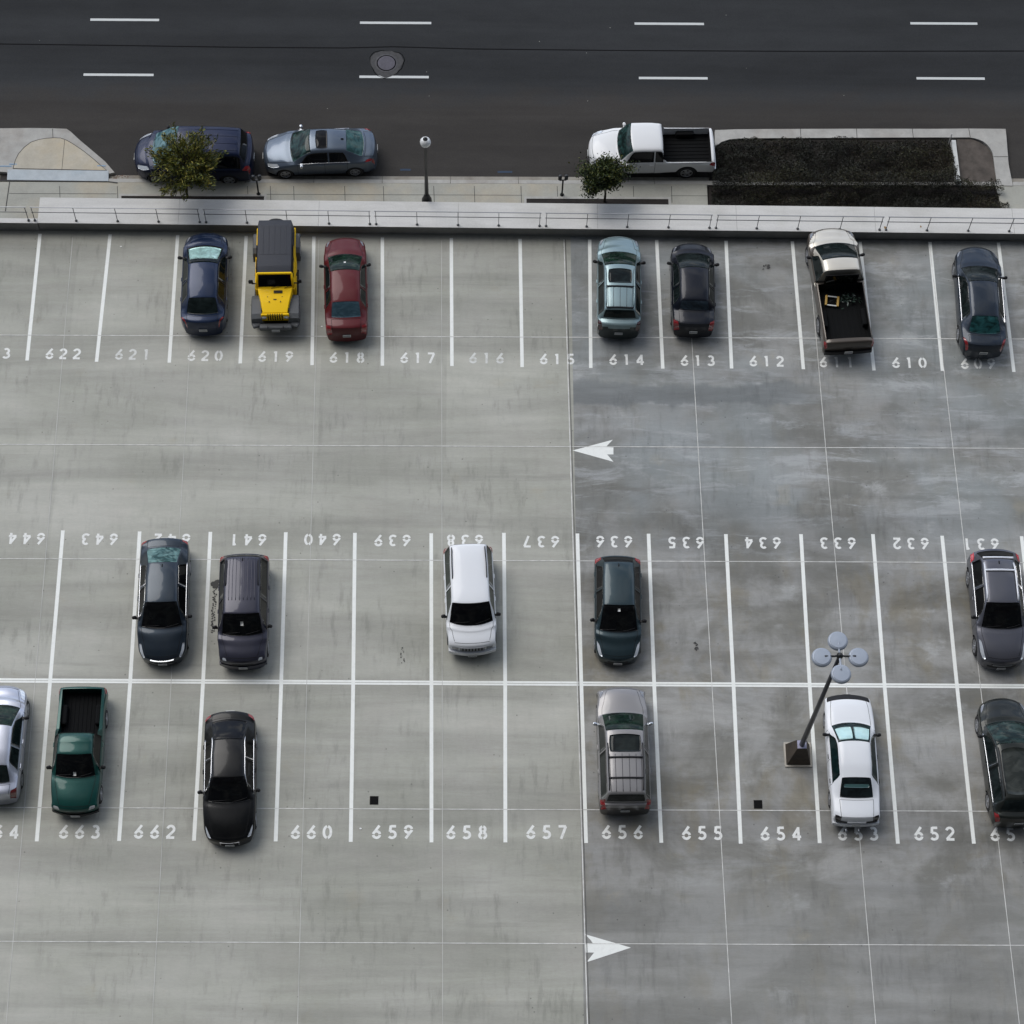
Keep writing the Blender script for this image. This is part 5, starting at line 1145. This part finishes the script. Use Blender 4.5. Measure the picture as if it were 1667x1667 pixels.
car('wagon','olive black wagon with a glass roof, cut by the right edge in bay 651','car',dict(suv=True,front=(1628,1137,.65),rear=(1655.5,1344,.45),W=1.86,H=1.48,kp=(1178,1210,1300,1322),zd=1.05,zc=.98,zb=.96,zF=.82,zn=.62,paint=P_OLIVE,hl=[(.10,3.4),(.34,4.6),(.36,5.4),(.10,5.2)],hlm=HLD,wsglass=glassmat('olive',(.005,.012,.010),(.03,.06,.055),3),bn=.32,wn=.76,bt=.14,wt=.86,wr=.62,R=.35,chromeline=1,
    sunroof=(.15,1.75,2.1),srm=glassmat('roof_glass',(.02,.024,.022),(.05,.055,.05),2,.15),fplate=False,rails=(.1,2.2),railm=M_TRIM,rpz=.7),LOT)
# street
car('minivan','dark blue minivan behind the left tree, parked at the kerb facing left','minivan',dict(sideways=True,suv=True,front=(218.7,250,.6),rear=(411,243,1.0),W=1.98,H=1.76,kp=(250,285,388,402),zd=1.15,zc=1.08,zF=.92,zn=.66,paint=P_NAVY2,bn=.34,bt=.14,wr=.70,wn=.74,wt=.88,R=.34,wsglass=glassmat('pale_blue',(.03,.08,.09),(.20,.34,.38),2.5),sideglass=G_BLK,glass=G_BLK,doorx=(1.9,3.0),
    ribs=(.6,2.4,4),ribm=P_NAVY2),ST,ZR)
car('sedan','steel blue sedan with an open sunroof shade, parked at the kerb facing left','car',dict(sideways=True,front=(428.3,247.5,.55),rear=(613.5,238,.7),W=1.80,H=1.42,kp=(475,504,561,590),zd=1.04,paint=P_STEEL,wsglass=G_TEAL,rearglass=glassmat('sea',(.015,.045,.045),(.06,.14,.14),2.5),sideglass=G_BLK,bn=.32,wn=.74,bt=.22,wt=.80,wr=.62,sunroof=(.20,.62,2.0),srm=G_BLK,chromeline=1,mirrorm=SILVR,antenna=True,rpz=.7,
    tl=[(-.30,4.6),(-.02,4.0),(-.0,6.6),(-.34,6.4)]),ST,ZR)
pickup('pickup_truck','white extended-cab pickup with a black bed, parked at the kerb facing left',dict(sideways=True,front=(958.6,241,.8),rear=(1164,233.5,1.0),W=1.86,H=1.72,kp=(1008.5,1029,1081,1088),zF=1.0,zn=.74,zc=1.12,zb=1.08,zd=1.08,paint=P_TWHITE,wsglass=G_TEAL,sideglass=G_BLK,bn=.28,bed=(.605,.965),bedwall=.11,bedz=.66,R=.38,axle=(.18,.775),wr=.74,zs=.36,zm=.68,wn=.80,
    extra=[truckbed(),stepbumper(SILVR,False,.46,.16,.05)],doorx=(2.35,),mirrorm=P_TWHITE,handlem=P_TWHITE,rpo=.03,pillars=[2.32]),ST)
# ------------------------------------------------------------------ yellow off-road vehicle
def offroader():
    a=G(449,537,.55); b=G(449.5,358.5,1.3); L=math.hypot(a.x-b.x,a.y-b.y); rz=math.atan2(a.y-b.y,a.x-b.x)
    root=empty('off_road_vehicle',((a.x+b.x)/2,(a.y+b.y)/2,0),rz); tag(root,'yellow off-road vehicle with a black hard top and spare wheel in bay 619','off-road vehicle',LOT)
    PY=paint('yellow',(.88,.55,.0),0,.6,.05); TOP=mat('hard_top',(.010,.013,.022),.6,bump=.5,bscale=120); FEN=mat('fender_grey',(.075,.08,.085),.6,bump=.3,bscale=90)
    X=lambda d: L/2-d
    ps=[]
    S=lambda nm,m,c,d,bev=.03,taper=1,rz_=0: boxpart(nm,m,root,ps,c,d,bev,rz_,taper)
    def hull(nm,m,rings,mi=0):
        q=MB(); n=len(rings[0]); vs=[v for r in rings for v in r]
        fs=[tuple(range(n)),tuple(range((len(rings)-1)*n,len(rings)*n))[::-1]]
        for k in range(len(rings)-1):
            for i in range(n): fs.append((k*n+i,k*n+(i+1)%n,(k+1)*n+(i+1)%n,(k+1)*n+i))
        q.add(vs,fs,0); o=q.build(nm,m,root,recalc=True)
        bm=bmesh.new(); bm.from_mesh(o.data); bmesh.ops.bevel(bm,geom=[e for e in bm.edges],offset=.03,segments=3,affect='EDGES',profile=.6); bm.to_mesh(o.data); bm.free()
        o.data.polygons.foreach_set('use_smooth',[True]*len(o.data.polygons)); 
        for e in o.data.edges: pass
        ps.append(o); return o
    R4=lambda x,hy0,z0,hy1,z1:[(X(x),-hy0,z0),(X(x),hy0,z0),(X(x),hy1,z1),(X(x),-hy1,z1)]
    hull('body',PY,[R4(1.45,.76,.5,.76,1.18),R4(L-.28,.76,.5,.76,1.18)])
    hood=hull('hood',PY,[R4(.42,.50,.62,.47,1.12),R4(.9,.58,.62,.55,1.19),R4(1.5,.70,.62,.68,1.23)])
    q=MB()
    for y in (-.22,.22): q.box((X(.88),y,1.205),(.05,.03,.02))
    q.box((X(.98),0,1.21),(.03,.12,.015)); 
    for i in range(6): q.box((X(1.36)+i*.022,0.12,1.232),(.012,.34,.012))
    q.box((X(1.1),-.28,1.20),(.03,.03,.03)); q.box((X(1.1),.28,1.20),(.03,.03,.03)); ps.append(q.build('hood_vents',M_TRIM,root))
    for s_ in (-1,1):
        q=MB(); q.box((X(.62),s_*.52,1.02),(.10,.05,.12),bev=.015); ps.append(q.build('hood_latch',M_TRIM,root))
    S('grille',PY,(X(.38),0,.88),(.09,1.08,.46),.03)
    q=MB()
    for i in range(7): q.box((X(.332),-.27+.09*i,.90),(.03,.045,.34),bev=.01)
    # slots wrap over the top edge of the grille
    for i in range(7): q.box((X(.365),-.27+.09*i,1.098),(.05,.045,.03))
    ps.append(q.build('grille_slots',M_SEAM,root))
    for s_ in (-1,1):
        q=MB(); q.lathe([(.095,-.02),(.095,.02),(.08,.035),(.03,.045)],18,c=(X(.34),s_*.42,.93),axis='x'); ps.append(q.build('headlight',M_LAMP,root))
        # front fender: flat top arch that slopes down ahead and behind
        q=MB(); prof=[(.22,.66),(.30,.93),(.48,1.0),(1.12,1.0),(1.36,.90),(1.50,.62)]; vs=[];fs=[]
        for x,z in prof:
            yi=.50+(x-.2)*.10
            vs+=[(X(x),s_*yi,z),(X(x),s_*.90,z-.03),(X(x),s_*.935,z-.10),(X(x),s_*.90,z-.12),(X(x),s_*yi,z-.05)]
        for k in range(len(prof)-1):
            for j in range(5): a_=5*k; fs.append((a_+j,a_+5+j,a_+5+(j+1)%5,a_+(j+1)%5))
        fs+=[(4,3,2,1,0),tuple(range(25,30))]; q.add(vs,fs,0,False); ps.append(q.build('fender',FEN,root,recalc=True))
        q=MB(); prof=[(L-1.42,.62),(L-1.28,.92),(L-1.08,1.02),(L-.55,1.02),(L-.36,.90),(L-.30,.62)]; vs=[];fs=[]
        for x,z in prof: vs+=[(X(x),s_*.74,z),(X(x),s_*.90,z-.03),(X(x),s_*.93,z-.10),(X(x),s_*.90,z-.12),(X(x),s_*.74,z-.05)]
        for k in range(len(prof)-1):
            for j in range(5): a_=5*k; fs.append((a_+j,a_+5+j,a_+5+(j+1)%5,a_+(j+1)%5))
        fs+=[(4,3,2,1,0),tuple(range(25,30))]; q.add(vs,fs,0,False); ps.append(q.build('fender',FEN,root,recalc=True))
        q=MB(); q.box((X(2.0),s_*.775,.80),(.9,.03,.62),bev=.012); o=q.build('door',PY,root); ps.append(o)
        q=MB(); q.box((X(2.25),s_*.80,.98),(.14,.04,.04),bev=.01); h_=q.build('handle',M_TRIM,o)
        q=MB(); q.box((X(2.75),s_*.775,.80),(.5,.03,.6),bev=.012); o=q.build('door',PY,root)
        q=MB(); q.box((X(2.0),s_*.80,.42),(1.6,.12,.05),bev=.02); q.build('side_step',M_TRIM,root)
        q=MB(); q.box((X(1.72),s_*.94,1.32),(.10,.18,.20),bev=.04); q.box((X(1.70),s_*.82,1.22),(.04,.18,.04)); q.build('mirror',M_TRIM,root)
        add_wheel(root,X(.86),s_*.80,.41,'spoke'); add_wheel(root,X(L-.82),s_*.80,.41,'spoke')
    # bumper
    S('bumper',FEN,(X(.10),0,.60),(.24,1.25,.20),.05)
    for s_ in (-1,1): S('bumper_end',FEN,(X(.20),s_*.74,.62),(.26,.34,.16),.06,1,-s_*.35)
    S('chassis',M_UNDER,(X(L/2),0,.44),(L-.6,.9,.2),.03)
    q=MB()
    for s_ in (-1,1): q.tube([(X(.06),s_*.30,.70),(X(-.03),s_*.30,.73),(X(.06),s_*.30,.76)],.018,8)
    q.build('tow_hook',M_TRIM,root)
    q=MB(); q.box((X(-.03),0,.52),(.02,.31,.15)); 
    for k_ in range(6): q.box((X(-.042),-.115+k_*.046,.52),(.004,.026,.08),1)
    q.build('license_plate',[M_PLATE,M_PLTX],root)
    # windscreen frame
    fr=lambda x,hy,z:(X(x),hy,z)
    q=MB(); A=[fr(1.52,-.70,1.20),fr(1.52,.70,1.20),fr(1.80,.66,1.78),fr(1.80,-.66,1.78)]
    q.tube([A[0],A[1]],.045,8,smooth=False); q.tube([A[3],A[2]],.05,8,smooth=False); q.tube([A[0],A[3]],.045,8); q.tube([A[1],A[2]],.045,8); ps.append(q.build('windshield_frame',PY,root))
    q=MB(); q.add([fr(1.525,-.66,1.23),fr(1.525,.66,1.23),fr(1.79,.62,1.75),fr(1.79,-.62,1.75),fr(1.56,-.66,1.22),fr(1.56,.66,1.22),fr(1.83,.62,1.74),fr(1.83,-.62,1.74)],[(0,1,2,3),(7,6,5,4),(0,4,5,1),(1,5,6,2),(2,6,7,3),(3,7,4,0)]); q.build('windshield',G_BLK,root,recalc=True)
    q=MB()
    for y in (-.12,.38): q.tube([(X(1.46),y-.02,1.25),(X(1.55),y+.30,1.32)],.012,6)
    q.build('wiper',M_TRIM,root)
    # hard top
    hull('hard_top',TOP,[R4(1.80,.69,1.18,.645,1.80),R4(2.1,.72,1.18,.66,1.86),R4(L-.6,.73,1.18,.66,1.86),R4(L-.32,.72,1.18,.63,1.80)])
    q=MB(); q.box((X(2.62),0,1.863),(.015,1.2,.006)); 
    for i in range(5): q.box((X(2.65+ (L-3.3)/2),-.44+.22*i,1.862),(L-3.3,.03,.014),bev=.004)
    q.build('top_ribs',TOP,root)
    for s_ in (-1,1):
        for x0,x1 in ((1.95,2.55),(2.68,3.2)):
            q=MB(); q.box((X((x0+x1)/2),s_*.705,1.46),(x1-x0,.03,.36),bev=.01); q.build('side_window',G_BLK,root)
        q=MB(); q.box((X(L-.3),s_*.66,.98),(.05,.12,.2),bev=.015); q.build('taillight',M_TAIL,root)
    tm,rm=wheel_mesh(.41); w=bpy.data.objects.new('spare_wheel',tm); COL.objects.link(w); w.parent=root; w.location=(X(L-.14),0,1.10); w.rotation_euler=(0,0,math.pi/2)
    r=bpy.data.objects.new('rim',rm); COL.objects.link(r); r.parent=w
offroader()
# ------------------------------------------------------------------ light
SUN_EL,SUN_AZ=54,-44    # azimuth from +Y (away from the camera), negative = to the left
w=bpy.data.worlds.new('World'); SC.world=w; w.use_nodes=True; nt=w.node_tree; k=NT(nt); bg=nt.nodes['Background']
sky=k.n('TexSky'); sky.sky_type='NISHITA'; sky.sun_disc=False; sky.sun_elevation=math.radians(SUN_EL); sky.sun_rotation=math.radians(SUN_AZ); sky.dust_density=2.5; sky.air_density=1.0
tc=k.n('TexCoord').outputs['Generated']; sp=k.n('SeparateXYZ'); k.l(tc,sp.inputs[0])
zc=k.math('ADD',k.math('MAXIMUM',sp.outputs[2],0),.12); cb=k.n('CombineXYZ'); k.l(k.math('DIVIDE',sp.outputs[0],zc),cb.inputs[0]); k.l(k.math('DIVIDE',sp.outputs[1],zc),cb.inputs[1])
cn=k.noise(cb.outputs[0],1.7,8,.62,(1,1.5,1),.35,(3.1,.4,0))
cm=k.math('MULTIPLY',k.rng(cn,.47,.64,0,1,True),k.rng(sp.outputs[2],.02,.15,0,1,True))
cloud=k.mix(k.rng(k.noise(cb.outputs[0],.9,5,.6,(1,1,1),0,(8,2,0)),.35,.65,0,1),(5.6,5.8,6.0),(13.5,13.5,13.3))
bluer=k.mix(.6,sky.outputs[0],(2.0,2.5,3.6))
allsky=k.mix(k.math('MULTIPLY',cm,.9),bluer,cloud)
# broken cloud; dimming overhead and southward is added to darken roofs and camera-facing sides
zf=k.rng(sp.outputs[2],.62,.86,1.0,.42,True); sf=k.rng(sp.outputs[1],-.25,.40,.07,1.0,True); hz=k.rng(sp.outputs[2],.0,.22,.45,1.0,True)
zf=k.math('MULTIPLY',zf,hz)
sv=k.n('VectorMath',operation='SCALE'); k.l(allsky,sv.inputs[0]); k.l(k.math('MULTIPLY',zf,sf),sv.inputs['Scale'])
k.l(sv.outputs[0],bg.inputs['Color']); bg.inputs['Strength'].default_value=.175
sun=bpy.data.lights.new('sun','SUN'); so=bpy.data.objects.new('sun',sun); COL.objects.link(so); sun.energy=1.0; sun.angle=math.radians(36); sun.color=(1,.975,.94)
el,az=math.radians(SUN_EL),math.radians(SUN_AZ); d=Vector((math.sin(az)*math.cos(el),math.cos(az)*math.cos(el),math.sin(el))); so.rotation_euler=d.to_track_quat('Z','Y').to_euler(); so.location=d*60
SC.render.engine='CYCLES'; SC.view_settings.view_transform='Standard'; SC.view_settings.look='None'; SC.view_settings.exposure=0.7; SC.view_settings.gamma=1
SC.render.resolution_x=1024; SC.render.resolution_y=1024
